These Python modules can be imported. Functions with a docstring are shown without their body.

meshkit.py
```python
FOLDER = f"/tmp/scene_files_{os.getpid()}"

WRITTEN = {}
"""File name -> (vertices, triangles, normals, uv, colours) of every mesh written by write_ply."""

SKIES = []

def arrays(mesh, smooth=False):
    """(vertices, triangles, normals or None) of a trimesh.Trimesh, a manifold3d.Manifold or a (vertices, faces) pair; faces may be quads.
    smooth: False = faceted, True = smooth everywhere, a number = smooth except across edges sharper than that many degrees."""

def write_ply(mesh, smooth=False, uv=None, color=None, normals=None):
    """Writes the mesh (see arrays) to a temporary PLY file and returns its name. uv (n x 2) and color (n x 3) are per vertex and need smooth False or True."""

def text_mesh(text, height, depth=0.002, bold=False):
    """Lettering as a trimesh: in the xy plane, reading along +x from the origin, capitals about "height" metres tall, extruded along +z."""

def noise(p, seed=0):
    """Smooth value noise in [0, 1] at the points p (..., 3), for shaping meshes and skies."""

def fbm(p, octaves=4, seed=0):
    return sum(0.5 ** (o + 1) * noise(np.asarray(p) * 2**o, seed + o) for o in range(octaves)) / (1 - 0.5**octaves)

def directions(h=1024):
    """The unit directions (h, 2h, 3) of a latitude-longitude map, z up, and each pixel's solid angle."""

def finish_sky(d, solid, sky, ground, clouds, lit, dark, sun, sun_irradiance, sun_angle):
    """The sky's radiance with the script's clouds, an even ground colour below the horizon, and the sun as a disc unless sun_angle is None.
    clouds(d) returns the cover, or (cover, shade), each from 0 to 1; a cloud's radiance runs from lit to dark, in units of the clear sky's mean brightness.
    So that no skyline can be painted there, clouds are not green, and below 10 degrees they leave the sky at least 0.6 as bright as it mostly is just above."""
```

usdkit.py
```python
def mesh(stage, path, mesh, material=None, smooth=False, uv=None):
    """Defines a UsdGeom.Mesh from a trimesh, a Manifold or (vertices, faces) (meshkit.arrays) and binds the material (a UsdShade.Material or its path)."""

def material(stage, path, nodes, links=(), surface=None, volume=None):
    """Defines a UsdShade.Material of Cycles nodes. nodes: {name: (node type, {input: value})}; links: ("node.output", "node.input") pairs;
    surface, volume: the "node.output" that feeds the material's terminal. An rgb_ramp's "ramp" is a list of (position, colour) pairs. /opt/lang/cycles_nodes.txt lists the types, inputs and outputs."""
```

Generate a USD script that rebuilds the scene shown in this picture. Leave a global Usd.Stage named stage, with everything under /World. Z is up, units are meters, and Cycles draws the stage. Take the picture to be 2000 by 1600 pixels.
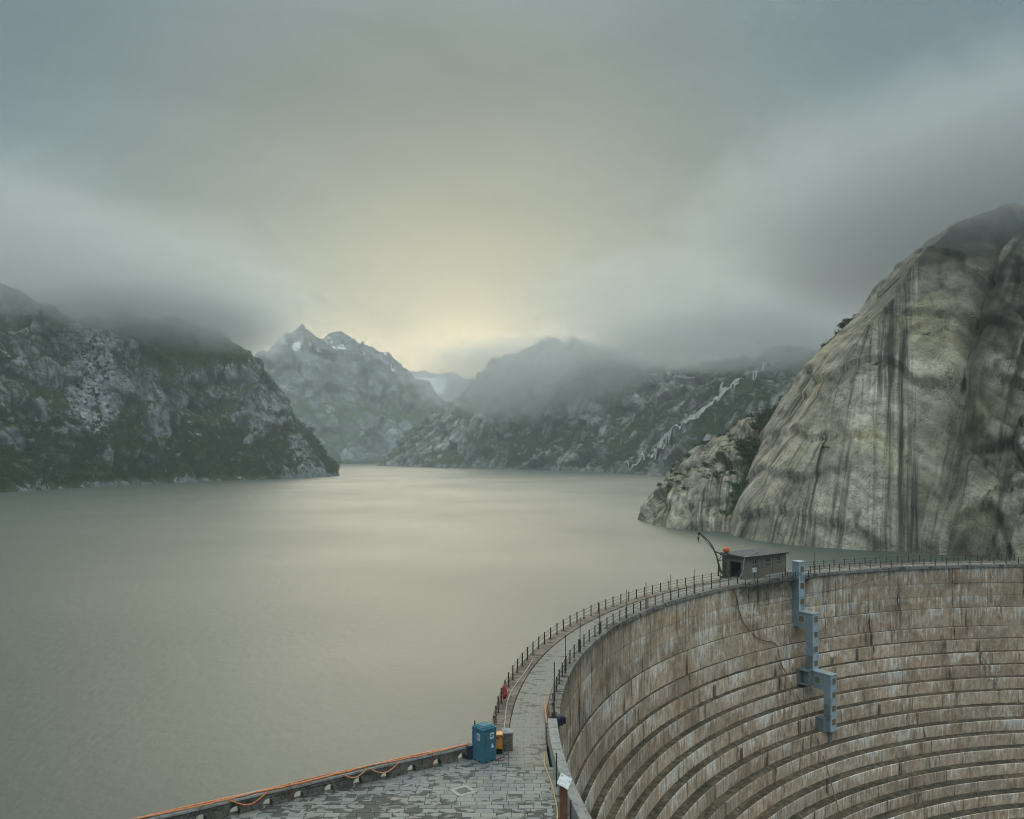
import math, random
import numpy as np
import trimesh
import meshkit, usdkit
from pxr import Usd, UsdGeom, UsdLux, UsdShade, Gf, Sdf, Vt

stage = Usd.Stage.CreateInMemory()
UsdGeom.SetStageUpAxis(stage, UsdGeom.Tokens.z)
UsdGeom.SetStageMetersPerUnit(stage, 1.0)
W = UsdGeom.Xform.Define(stage, '/World')
UsdGeom.Scope.Define(stage, '/World/Looks')

# ------------------------------------------------------------------ camera, sky, sun, exposure
CAM_Z = 23.0            # metres above the lake
cam = UsdGeom.Camera.Define(stage, '/World/camera')
cam.AddTranslateOp().Set(Gf.Vec3d(0, 0, CAM_Z))
cam.AddRotateXOp().Set(90.0)
cam.CreateHorizontalApertureAttr(36.0)
cam.CreateVerticalApertureAttr(28.8)
cam.CreateFocalLengthAttr(28.8)
cam.CreateVerticalApertureOffsetAttr(85 / 2000 * 36.0)
cam.CreateClippingRangeAttr(Gf.Vec2f(0.5, 60000))
cam.CreateExposureAttr(3.08)

SUN_EL = math.radians(7.2)
SUN_AZ = math.atan2(-0.06, 1.0)          # atan2(x, y) of the direction towards the sun
sun_dir = np.array([math.cos(SUN_EL) * math.sin(SUN_AZ), math.cos(SUN_EL) * math.cos(SUN_AZ), math.sin(SUN_EL)])

def M(name, nodes, links, surface=None, volume=None):
    return usdkit.material(stage, '/World/Looks/' + name, nodes, links, surface=surface, volume=volume)

sky_mat = M('sky', {
    'tc': ('texture_coordinate', {}),
    'sky': ('sky_texture', {'sky_type': 'single_scattering', 'sun_disc': False, 'sun_elevation': SUN_EL, 'sun_rotation': SUN_AZ}),
    'dot': ('vector_math', {'math_type': 'dot_product', 'vector2': tuple(sun_dir)}),
    'glow': ('rgb_ramp', {'ramp': [(0.0, (0.03, 0.14, 0.3)), (0.5, (0.03, 0.14, 0.3)), (0.78, (0.04, 0.14, 0.28)), (0.87, (0.09, 0.18, 0.26)),
                                   (0.93, (0.21, 0.27, 0.25)), (0.97, (0.37, 0.37, 0.27)), (0.99, (0.5, 0.46, 0.29)), (0.998, (0.62, 0.55, 0.33)), (1.0, (0.9, 0.78, 0.45))]}),
    'low': ('map_range', {'range_type': 'smoothstep', 'from_min': 0.185, 'from_max': 0.1, 'to_min': 0.0, 'to_max': 1.0}),      # a break in the cloud over the head of the valley
    'near': ('map_range', {'range_type': 'smoothstep', 'from_min': 0.93, 'from_max': 0.99, 'to_min': 0.0, 'to_max': 1.0}),
    'gap': ('math', {'math_type': 'multiply'}), 'm2': ('mapping', {'mapping_type': 'point', 'scale': (9, 9, 40)}), 'n2': ('noise_texture', {'scale': 1.0, 'detail': 4, 'distortion': 0.5}),
    'nr2': ('map_range', {'from_min': 0.35, 'from_max': 0.65, 'to_min': 0.25, 'to_max': 1.4}), 'gap2': ('math', {'math_type': 'multiply'}),
    'gc': ('vector_math', {'math_type': 'scale', 'vector1': (1.0, 0.66, 0.32)}), 'ga': ('vector_math', {'math_type': 'add'}),
    'zen': ('map_range', {'range_type': 'smoothstep', 'from_min': 0.35, 'from_max': 0.8, 'to_min': 0.0, 'to_max': 1.0}),
    'zc': ('mix', {'color2': (0.77, 0.86, 0.86)}),
    'xyz': ('separate_xyz', {}),
    'up': ('map_range', {'range_type': 'smoothstep', 'from_min': 0.4, 'from_max': 0.95, 'to_min': 1.0, 'to_max': 3.0}),     # an overcast sky is brightest overhead
    'm1': ('mapping', {'mapping_type': 'point', 'scale': (2.2, 2.2, 7.0)}),
    'n1': ('noise_texture', {'scale': 1.6, 'detail': 6, 'roughness': 0.55, 'distortion': 0.3}),
    'nr': ('map_range', {'from_min': 0.3, 'from_max': 0.7, 'to_min': 0.8, 'to_max': 1.2}),
    'f': ('math', {'math_type': 'multiply'}),
    'mul': ('vector_math', {'math_type': 'scale'}),
    'mix': ('mix', {'fac': 0.97}),
    'bg': ('background_shader', {'strength': 0.05}),
}, [('tc.generated', 'dot.vector1'), ('dot.value', 'glow.fac'), ('tc.generated', 'm1.vector'), ('m1.vector', 'n1.vector'), ('n1.fac', 'nr.value'),
    ('tc.generated', 'xyz.vector'), ('xyz.z', 'up.value'), ('up.result', 'f.value1'), ('nr.result', 'f.value2'),
    ('xyz.z', 'zen.value'), ('zen.result', 'zc.fac'), ('glow.color', 'zc.color1'), ('zc.color', 'ga.vector1'), ('xyz.z', 'low.value'), ('dot.value', 'near.value'), ('low.result', 'gap.value1'), ('near.result', 'gap.value2'), ('tc.generated', 'm2.vector'), ('m2.vector', 'n2.vector'), ('n2.fac', 'nr2.value'), ('gap.value', 'gap2.value1'), ('nr2.result', 'gap2.value2'), ('gap2.value', 'gc.scale'), ('gc.vector', 'ga.vector2'), ('ga.vector', 'mul.vector1'), ('f.value', 'mul.scale'), ('sky.color', 'mix.color1'), ('mul.vector', 'mix.color2'), ('mix.color', 'bg.color')],
    surface='bg.background')
dome = UsdLux.DomeLight.Define(stage, '/World/sky')
UsdShade.MaterialBindingAPI.Apply(dome.GetPrim()).Bind(sky_mat)
dome.GetPrim().SetCustomDataByKey('kind', 'structure')
sun = UsdLux.DistantLight.Define(stage, '/World/sun')
sun.CreateIntensityAttr(0.14); sun.CreateAngleAttr(60.0); sun.CreateNormalizeAttr(True)
sun.CreateColorAttr(Gf.Vec3f(1.0, 0.9, 0.7))
_z = Gf.Vec3d(*map(float, sun_dir))
_x = Gf.Cross(Gf.Vec3d(0, 0, 1), _z).GetNormalized(); _y = Gf.Cross(_z, _x)
sun.AddTransformOp().Set(Gf.Matrix4d(_x[0], _x[1], _x[2], 0, _y[0], _y[1], _y[2], 0, _z[0], _z[1], _z[2], 0, 0, 0, 0, 1))

# ------------------------------------------------------------------ helpers
from shapely.geometry import Polygon, LineString, Point, box as sbox
import shapely
from scipy.ndimage import gaussian_filter, map_coordinates
from scipy.interpolate import PchipInterpolator
rng = np.random.default_rng(7)
_names = {}

def fresh(parent, name):
    k = (str(parent), name)
    n = _names.get(k, 0); _names[k] = n + 1
    return f'{parent}/{name}' if n == 0 else f'{parent}/{name}_{n:03d}'

def say(prim, label=None, cat=None, group=None, kind=None):
    for k, v in (('label', label), ('category', cat), ('group', group), ('kind', kind)):
        if v: prim.SetCustomDataByKey(k, v)
    return prim

def thing(name, label, cat, loc=(0, 0, 0), rotz=0.0, group=None, kind=None):
    x = UsdGeom.Xform.Define(stage, fresh('/World', name))
    x.AddTranslateOp().Set(Gf.Vec3d(*map(float, loc)))
    if rotz: x.AddRotateZOp().Set(math.degrees(rotz))
    say(x.GetPrim(), label, cat, group, kind)
    return x.GetPrim()

def obj(name, mesh, mat, parent=None, smooth=False, label=None, cat=None, group=None, kind=None, attrs=None):
    p = str(parent.GetPath()) if parent is not None else '/World'
    m = usdkit.mesh(stage, fresh(p, name), mesh, mat, smooth=smooth)
    for k, v in (attrs or {}).items():
        v = np.asarray(v, np.float32)
        api = UsdGeom.PrimvarsAPI(m)
        if v.ndim == 1:
            api.CreatePrimvar(k, Sdf.ValueTypeNames.FloatArray, 'vertex').Set(Vt.FloatArray.FromNumpy(v))
        else:
            api.CreatePrimvar(k, Sdf.ValueTypeNames.Float3Array, 'vertex').Set(Vt.Vec3fArray.FromNumpy(v))
    say(m.GetPrim(), label, cat, group, kind)
    return m.GetPrim()

def cat_(ms): return trimesh.util.concatenate(ms)

def bx(c, e, rz=0.0, rx=0.0, ry=0.0):
    m = trimesh.creation.box(extents=e)
    if rx: m.apply_transform(trimesh.transformations.rotation_matrix(rx, [1, 0, 0]))
    if ry: m.apply_transform(trimesh.transformations.rotation_matrix(ry, [0, 1, 0]))
    if rz: m.apply_transform(trimesh.transformations.rotation_matrix(rz, [0, 0, 1]))
    m.apply_translation(c)
    return m

def cyl(a, b, r, n=8):
    return trimesh.creation.cylinder(radius=r, segment=np.array([a, b], float), sections=n)

def tube(pts, r, n=6):
    p = np.asarray(pts, float)
    t = np.gradient(p, axis=0); t /= np.linalg.norm(t, axis=1, keepdims=True) + 1e-9
    up = np.where(np.abs(t[:, 2:]) < 0.95, [0, 0, 1.0], [1.0, 0, 0])
    a = np.cross(t, up); a /= np.linalg.norm(a, axis=1, keepdims=True) + 1e-9
    b = np.cross(t, a)
    ang = np.arange(n) * 2 * np.pi / n
    rr = np.broadcast_to(r, (len(p),))
    v = (p[:, None] + rr[:, None, None] * (np.cos(ang)[None, :, None] * a[:, None] + np.sin(ang)[None, :, None] * b[:, None])).reshape(-1, 3)
    i, j = np.meshgrid(np.arange(len(p) - 1), np.arange(n), indexing='ij')
    q = np.stack([i * n + j, (i + 1) * n + j, (i + 1) * n + (j + 1) % n, i * n + (j + 1) % n], -1).reshape(-1, 4)
    f = np.vstack([q[:, [0, 1, 2]], q[:, [0, 2, 3]]])
    c0 = np.stack([np.zeros(n - 2, int), np.arange(2, n), np.arange(1, n - 1)], 1)
    k = (len(p) - 1) * n
    c1 = np.stack([np.full(n - 2, k), k + np.arange(1, n - 1), k + np.arange(2, n)], 1)
    m = trimesh.Trimesh(v, np.vstack([f, c0, c1]), process=False)
    m.fix_normals()
    return m

def spline(pts, n=40):
    p = np.asarray(pts, float)
    t = np.r_[0, np.cumsum(np.linalg.norm(np.diff(p, axis=0), axis=1))]
    return PchipInterpolator(t, p, axis=0)(np.linspace(0, t[-1], n))

def noise(p, s=1.0, seed=0): return meshkit.noise(np.asarray(p) * s, seed)
def fbm(p, s=1.0, o=4, seed=0): return meshkit.fbm(np.asarray(p) * s, o, seed)

def worley(p, seed=0):
    """Distance to the nearest and second nearest cell, the nearest cell's random value, and a tilted plane of its own through the cell."""
    p = np.asarray(p, float); base = np.floor(p).astype(np.int64)
    f1 = np.full(len(p), 9.0); f2 = np.full(len(p), 9.0); idv = np.zeros(len(p)); tilt = np.zeros(len(p))
    def hs(h, k):
        h = ((h ^ (h >> 13)) * (1274126177 + 2 * k)) & 0xFFFFFFFF
        return ((h ^ (h >> 16)) & 0xFFFFFF) / 16777215.0
    for o in np.ndindex(3, 3, 3):
        c = base + np.array(o) - 1
        h = (c[:, 0] * 374761393 + c[:, 1] * 668265263 + c[:, 2] * 2147483647 + seed * 144665) & 0xFFFFFFFF
        r = [hs(h + 7919 * k, k) for k in range(7)]
        off = [p[:, k] - c[:, k] - r[k] for k in range(3)]
        d = np.sqrt(off[0] ** 2 + off[1] ** 2 + off[2] ** 2)
        near = d < f1
        f2 = np.where(near, f1, np.minimum(f2, d)); idv = np.where(near, r[3], idv)
        tilt = np.where(near, off[0] * (r[4] - 0.5) + off[1] * (r[5] - 0.5) + off[2] * (r[6] - 0.5), tilt); f1 = np.where(near, d, f1)
    return f1, f2, idv, tilt

def sstep(a, b, x):
    t = np.clip((x - a) / (b - a), 0, 1); return t * t * (3 - 2 * t)

def edge_dist(X, Y, poly, smooth=0.0):
    """Signed distance to a polygon (positive inside) and the arc length of the nearest boundary point."""
    P = np.array(poly, float); Q = np.roll(P, -1, 0); L = np.linalg.norm(Q - P, axis=1); S = np.r_[0, np.cumsum(L)]
    best = np.full(X.shape, 1e9); arc = np.zeros(X.shape)
    for a, b, l, s in zip(P, Q, L, S):
        t = np.clip(((X - a[0]) * (b[0] - a[0]) + (Y - a[1]) * (b[1] - a[1])) / l ** 2, 0, 1)
        d = np.hypot(X - a[0] - t * (b[0] - a[0]), Y - a[1] - t * (b[1] - a[1]))
        arc = np.where(d < best, s + t * l, arc); best = np.minimum(best, d)
    ins = shapely.contains_xy(Polygon(P), X, Y)
    d = np.where(ins, best, -best)
    return (gaussian_filter(d, smooth) if smooth else d), arc

def profile(d, pts):
    pts = np.array(pts, float)
    return np.where(d < 0, d * 1.0, PchipInterpolator(pts[:, 0], pts[:, 1])(np.clip(d, 0, pts[-1, 0])))

def grid(x0, x1, y0, y1, step):
    xs, ys = np.arange(x0, x1 + step / 2, step), np.arange(y0, y1 + step / 2, step)
    return np.meshgrid(xs, ys, indexing='xy')

def grid_normals(X, Y, Z):
    dx = np.gradient(Z, axis=1) / np.gradient(X, axis=1); dy = np.gradient(Z, axis=0) / np.gradient(Y, axis=0)
    n = np.stack([-dx, -dy, np.ones_like(Z)], -1)
    return n / np.linalg.norm(n, axis=-1, keepdims=True)

def sheet(V, keep):
    """Triangles of a grid of points V (rows, columns, 3), those with every corner kept; unused points dropped. Returns (verts, faces, index of kept verts)."""
    h, w = keep.shape
    i = np.arange(h * w).reshape(h, w)
    q = np.stack([i[:-1, :-1], i[:-1, 1:], i[1:, 1:], i[1:, :-1]], -1).reshape(-1, 4)
    q = q[keep.ravel()[q].all(1)]
    flip = ((q[:, 0] // w + q[:, 0] % w) % 2).astype(bool)
    f = np.vstack([np.where(flip[:, None], q[:, [0, 1, 2]], q[:, [0, 1, 3]]), np.where(flip[:, None], q[:, [0, 2, 3]], q[:, [1, 2, 3]])])
    used = np.unique(f); m = np.zeros(h * w, int); m[used] = np.arange(len(used))
    return V.reshape(-1, 3)[used], m[f], used

def normals_of(v, f):
    n = np.zeros_like(v); fn = np.cross(v[f[:, 1]] - v[f[:, 0]], v[f[:, 2]] - v[f[:, 0]])
    for k in range(3): np.add.at(n, f[:, k], fn)
    return n / (np.linalg.norm(n, axis=1, keepdims=True) + 1e-12)

# ------------------------------------------------------------------ materials of the land
def land_material(name, rock, rock_dark, rock_pale, scale, snow=False, veg_a=(0.022, 0.036, 0.02), veg_b=(0.072, 0.112, 0.044), bump=0.5, lichen=None, streak=0.0, grain=0.45):
    """Rock and plants. Mesh attributes: veg (where plants grow), pale (scree or snow), tone (from block to block; with veg it also darkens cracks for weak self-shadow), flow = (along the shore, height)."""
    nodes = {
        'g': ('geometry', {}),
        'veg': ('attribute', {'attribute': 'veg'}), 'pale': ('attribute', {'attribute': 'pale'}), 'flow': ('attribute', {'attribute': 'flow'}), 'tone': ('attribute', {'attribute': 'tone'}),
        'n1': ('noise_texture', {'scale': 0.05 * scale, 'detail': 8, 'roughness': 0.65}),
        'n2': ('noise_texture', {'scale': 0.35 * scale, 'detail': 6, 'roughness': 0.68, 'distortion': 0.5}),
        'n3': ('noise_texture', {'scale': 1.3 * scale, 'detail': 5, 'roughness': 0.72}),
        'r1': ('rgb_ramp', {'ramp': [(0.3, rock_dark), (0.48, rock), (0.66, rock_pale)]}),
        'ft': ('map_range', {'from_min': 0.3, 'from_max': 0.7, 'to_min': 1 - grain, 'to_max': 1 + grain}), 'tm': ('math', {'math_type': 'multiply'}), 'ts': ('vector_math', {'math_type': 'scale'}),
        # water streaks running down the rock
        'mb': ('mapping', {'mapping_type': 'point', 'scale': (0.085, 0.012, 1.0)}), 'nb': ('noise_texture', {'scale': 1.0, 'detail': 4, 'roughness': 0.55, 'distortion': 0.3}),
        'ms': ('mapping', {'mapping_type': 'point', 'scale': (0.75, 0.028, 1.0)}), 'ns': ('noise_texture', {'scale': 1.0, 'detail': 5, 'roughness': 0.6, 'distortion': 0.15}),
        'sa': ('math', {'math_type': 'multiply_add', 'value2': 0.55}), 'sb': ('math', {'math_type': 'multiply', 'value2': 0.45}),
        'sr': ('map_range', {'from_min': 0.488, 'from_max': 0.58, 'to_min': 0.0, 'to_max': streak}),
        'dk': ('mix', {'color2': tuple(0.24 * c for c in rock_dark)}),
        'ln': ('noise_texture', {'scale': 0.045, 'detail': 6, 'roughness': 0.65, 'distortion': 0.8}), 'lr': ('map_range', {'from_min': 0.5, 'from_max': 0.62, 'to_max': 0.7 if lichen else 0.0}),
        'li': ('mix', {'color2': lichen or rock}),
        'k1': ('noise_texture', {'scale': 0.055 * scale, 'detail': 5, 'roughness': 0.6, 'distortion': 1.4}), 'k1a': ('math', {'math_type': 'subtract', 'value2': 0.5}), 'k1b': ('math', {'math_type': 'absolute'}),
        'k1c': ('map_range', {'from_max': 0.011, 'to_min': 0.85, 'to_max': 0.0}),
        'mk': ('mapping', {'mapping_type': 'point', 'scale': (0.12 * scale, 0.12 * scale, 0.3 * scale)}), 'k2': ('noise_texture', {'scale': 1.0, 'detail': 5, 'roughness': 0.65, 'distortion': 0.8}),
        'k2a': ('math', {'math_type': 'subtract', 'value2': 0.52}), 'k2b': ('math', {'math_type': 'absolute'}), 'k2c': ('map_range', {'from_max': 0.014, 'to_min': 0.7, 'to_max': 0.0}),
        'km': ('math', {'math_type': 'maximum'}), 'kk': ('mix', {'color2': tuple(0.2 * c for c in rock_dark)}),
        'd1': ('mapping', {'mapping_type': 'point', 'rotation': (0.0, 0.75, 0.0)}), 'd2': ('mapping', {'mapping_type': 'point', 'scale': (0.11 * scale, 0.05 * scale, 0.016 * scale)}), 'dn': ('noise_texture', {'scale': 1.0, 'detail': 6, 'roughness': 0.62, 'distortion': 0.5}),
        'dr': ('map_range', {'from_min': 0.32, 'from_max': 0.68, 'to_min': 0.6, 'to_max': 1.35, 'clamp': True}), 'dm': ('math', {'math_type': 'multiply'}),
        'vc': ('rgb_ramp', {'ramp': [(0.3, veg_a), (0.5, tuple(0.5 * (a + b) for a, b in zip(veg_a, veg_b))), (0.7, veg_b)]}),
        'va': ('math', {'math_type': 'add'}),
        'n2s': ('map_range', {'from_min': 0.3, 'from_max': 0.7, 'to_min': -0.3, 'to_max': 0.3}),
        'vm': ('map_range', {'from_min': 0.44, 'from_max': 0.56, 'to_min': 0.0, 'to_max': 1.0}),
        'mix': ('mix', {}), 'pa': ('math', {'math_type': 'add'}), 'pm': ('map_range', {'from_min': 0.45, 'from_max': 0.6}),
        'pmix': ('mix', {}), 'pv': ('voronoi_texture', {'feature': 'f1', 'scale': 0.42 * scale}), 'px': ('separate_color', {}),
        'pc': ('rgb_ramp', {'ramp': [(0.0, (0.75, 0.77, 0.79)), (1.0, (0.84, 0.86, 0.88))] if snow else [(0.1, tuple(0.25 * c for c in rock_dark)), (0.35, rock), (0.8, rock_pale), (1.0, tuple(1.25 * c for c in rock_pale))]}),
        'bh': ('math', {'math_type': 'multiply_add', 'value2': 0.5}), 'b': ('bump', {'strength': bump, 'distance': 1.6 / scale}),
        'p': ('principled_bsdf', {'roughness': 0.88, 'specular_ior_level': 0.2}),
    }
    links = [('g.position', 'n1.vector'), ('g.position', 'n2.vector'), ('g.position', 'n3.vector'), ('n1.fac', 'r1.fac'),
             ('n3.fac', 'ft.value'), ('ft.result', 'tm.value1'), ('tone.fac', 'tm.value2'), ('r1.color', 'li.color1'), ('g.position', 'ln.vector'), ('ln.fac', 'lr.value'), ('lr.result', 'li.fac'),
             ('li.color', 'ts.vector1'), ('g.position', 'd1.vector'), ('d1.vector', 'd2.vector'), ('d2.vector', 'dn.vector'), ('dn.fac', 'dr.value'), ('dr.result', 'dm.value1'), ('tm.value', 'dm.value2'), ('dm.value', 'ts.scale'),
             ('flow.vector', 'mb.vector'), ('mb.vector', 'nb.vector'), ('flow.vector', 'ms.vector'), ('ms.vector', 'ns.vector'), ('nb.fac', 'sa.value1'), ('ns.fac', 'sb.value1'), ('sb.value', 'sa.value3'),
             ('sa.value', 'sr.value'), ('sr.result', 'dk.fac'), ('ts.vector', 'kk.color1'), ('kk.color', 'dk.color1'), ('g.position', 'k1.vector'), ('k1.fac', 'k1a.value1'), ('k1a.value', 'k1b.value1'), ('k1b.value', 'k1c.value'), ('g.position', 'mk.vector'), ('mk.vector', 'k2.vector'), ('k2.fac', 'k2a.value1'), ('k2a.value', 'k2b.value1'), ('k2b.value', 'k2c.value'), ('k1c.result', 'km.value1'), ('k2c.result', 'km.value2'), ('km.value', 'kk.fac'),
             ('n2.fac', 'vc.fac'), ('veg.fac', 'va.value1'), ('n2.fac', 'n2s.value'), ('n2s.result', 'va.value2'), ('va.value', 'vm.value'),
             ('dk.color', 'pmix.color1'), ('pale.fac', 'pa.value1'), ('n2s.result', 'pa.value2'), ('pa.value', 'pm.value'), ('pm.result', 'pmix.fac'), ('g.position', 'pv.vector'), ('pv.color', 'px.color'), ('px.r', 'pc.fac'), ('pc.color', 'pmix.color2'),
             ('pmix.color', 'mix.color1'), ('vc.color', 'mix.color2'), ('vm.result', 'mix.fac'), ('mix.color', 'p.base_color'),
             ('n3.fac', 'bh.value1'), ('n2.fac', 'bh.value3'), ('bh.value', 'b.height'), ('b.normal', 'p.normal')]
    return M(name, nodes, links, surface='p.BSDF')

# ------------------------------------------------------------------ land
LAND = {}
def finish_land(name, X, Y, Z, disp, veg_fn, pale_fn, arc, mat, zmin=-4.0, far=None, tone_fn=None):
    """disp(points, normals) gives (push along the normal, crack 0..1, block value 0..1)."""
    N = grid_normals(X, Y, Z)
    P = np.stack([X, Y, Z], -1)
    keep = Z > zmin
    if far is not None: keep &= far
    flat = P.reshape(-1, 3); amount = np.zeros(len(flat)); crack = np.zeros(len(flat)); block = np.full(len(flat), 0.5)
    k = keep.ravel()
    amount[k], crack[k], block[k] = disp(flat[k], N.reshape(-1, 3)[k], k)
    V = (flat + N.reshape(-1, 3) * amount[:, None]).reshape(P.shape)
    v, f, used = sheet(V, keep)
    n = normals_of(v, f)
    crack, block = crack[used], block[used]
    veg, pale = veg_fn(v, n, used, crack, block), pale_fn(v, n, used, crack, block)
    flow = np.stack([arc.ravel()[used], v[:, 2], np.zeros(len(used))], 1)
    tone = (0.8 + 0.4 * block) * (1 - 0.6 * crack)  # cracks darkened in the colour, since their self-shadow is weak
    if tone_fn is not None: tone = tone * tone_fn(v, used)
    LAND[name] = dict(v=v, n=n, veg=veg, X=X, Y=Y, Z=V[..., 2])
    return obj(name, trimesh.Trimesh(v, f, process=False), mat, smooth=True, kind='structure', attrs={'veg': veg, 'pale': pale, 'flow': flow, 'tone': tone})

none = lambda v, n, u, c, b: np.zeros(len(v))

def crag(p, size, seed, squash=(1, 1, 0.8), warp=0.5):
    """Blocky rock: tilted faces at different heights, parted by cracks. Returns (push, crack, block value)."""
    w = p + (np.stack([fbm(p, 1.1 / size, 3, seed + 5 + k) for k in range(3)], 1) - 0.5) * size * warp
    f1, f2, idv, tilt = worley(w / size * np.array(squash), seed)
    crack = 1 - sstep(0.0, 0.11, f2 - f1)
    return (idv - 0.5) * 0.7 + tilt * 2.3 - 0.25 * crack, crack, idv

def crags(p, a, b, rough, seed, sa=(1, 1, 0.8)):
    """Large blocks (size, height), smaller blocks on them, and fine relief."""
    q1, c1, i1 = crag(p, a[0], seed, sa); q2, c2, i2 = crag(p, b[0], seed + 7, sa)
    return q1 * a[1] + q2 * b[1] + (fbm(p, rough[0], 3, seed + 3) - 0.5) * rough[1], np.maximum(c1, 0.7 * c2), np.clip(0.65 * i1 + 0.35 * i2, 0, 1)

# left mountain
LEFT = [(-420, 60), (-335, 350), (-297, 472), (-283, 566), (-251, 669), (-202, 736), (-180, 800), (-174, 818), (-178, 850), (-200, 930), (-290, 1100), (-420, 1300), (-900, 1500), (-900, 60)]
X, Y = grid(-590, -165, 330, 1080, 1.2)
d, arc = edge_dist(X, Y, LEFT, 6)
P3 = np.stack([X, Y, 0 * X], -1)
d = d + (fbm(P3, 1 / 45, 4, 11) - 0.5) * 24 * sstep(2, 40, d)
Z = profile(d, [(0, 0), (20, 28), (60, 76), (100, 117), (130, 136), (190, 150), (420, 156)])
Z += (fbm(P3, 1 / 80, 3, 21) - 0.5) * 55 * sstep(10, 110, d)
rib = 1 - np.abs(2 * noise(np.stack([arc / 42 + 0.8 * fbm(P3, 1 / 70, 2, 17), d / 260, 0 * d], -1), 1.0, 18) - 1)
Z += (rib - 0.5) * 16 * sstep(8, 60, d)
left_mat = land_material('left_hillside_rock', (0.25, 0.27, 0.275), (0.13, 0.145, 0.15), (0.4, 0.42, 0.42), 1.0, streak=0.5)
def dl(p, n, k):
    q, c, b = crags(p, (19, 6.5), (6.5, 2.2), (0.35, 1.8), 3, (1, 1, 0.6))
    return q * sstep(-2, 8, p[:, 2]), c, b
def vegl(v, n, u, c, b):
    h = v[:, 2]; low = 1 - sstep(18, 60, h)
    return np.clip(0.52 + 0.42 * c + 0.55 * (0.5 - b) + 0.7 * (n[:, 2] - 0.6) + (fbm(v, 1 / 60, 3, 31) - 0.5) * 1.3 + 0.16 * low - 0.5 * (1 - sstep(1, 5, h)) - 0.8 * palel(v, n, u, c, b), 0, 1)
def palel(v, n, u, c, b):
    return np.clip(1.1 * np.exp(-((v[:, 1] - (560 + 0.95 * v[:, 2])) / (14 + 0.10 * np.maximum(150 - v[:, 2], 0))) ** 2) * sstep(28, 45, v[:, 2]) + (fbm(v, 1 / 7, 2, 35) - 0.5) * 0.7 - 0.12, 0, 1)
finish_land('left_mountain', X, Y, Z, dl, vegl, palel, arc, left_mat)

# right mountain beyond the lake arm
RIGHT = [(-248, 1472), (-123, 1314), (0, 1150), (96, 1022), (148, 818), (190, 650), (205, 540), (190, 440), (900, 300), (900, 2300), (-120, 2300), (-190, 1720)]
X, Y = grid(-262, 600, 440, 1720, 1.9)
d, arc = edge_dist(X, Y, RIGHT, 6)
P3 = np.stack([X, Y, 0 * X], -1)
d = d + (fbm(P3, 1 / 60, 4, 12) - 0.5) * 30 * sstep(2, 50, d)
Z = profile(d, [(0, 0), (20, 22), (100, 110), (160, 172), (225, 212), (500, 222)])
Z += (fbm(P3, 1 / 110, 3, 22) - 0.5) * 60 * sstep(10, 120, d)
Z = np.where(Z > 0, Z * (1 - 0.36 * sstep(40, 330, X) * sstep(60, 150, d)), Z)
right_mat = land_material('right_hillside_rock', (0.27, 0.27, 0.255), (0.15, 0.155, 0.15), (0.41, 0.41, 0.385), 0.8, streak=0.4)
def dr(p, n, k):
    q, c, b = crags(p, (27, 9.5), (9.5, 3.2), (0.25, 2.2), 13, (1, 1, 0.65))
    return q * sstep(-2, 8, p[:, 2]), c, b
def vegr(v, n, u, c, b):
    return np.clip(0.46 + 0.42 * c + 0.55 * (0.5 - b) + 0.7 * (n[:, 2] - 0.62) + (fbm(v, 1 / 70, 3, 32) - 0.5) * 1.2 - 0.5 * (1 - sstep(1, 7, v[:, 2])), 0, 1)
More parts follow.
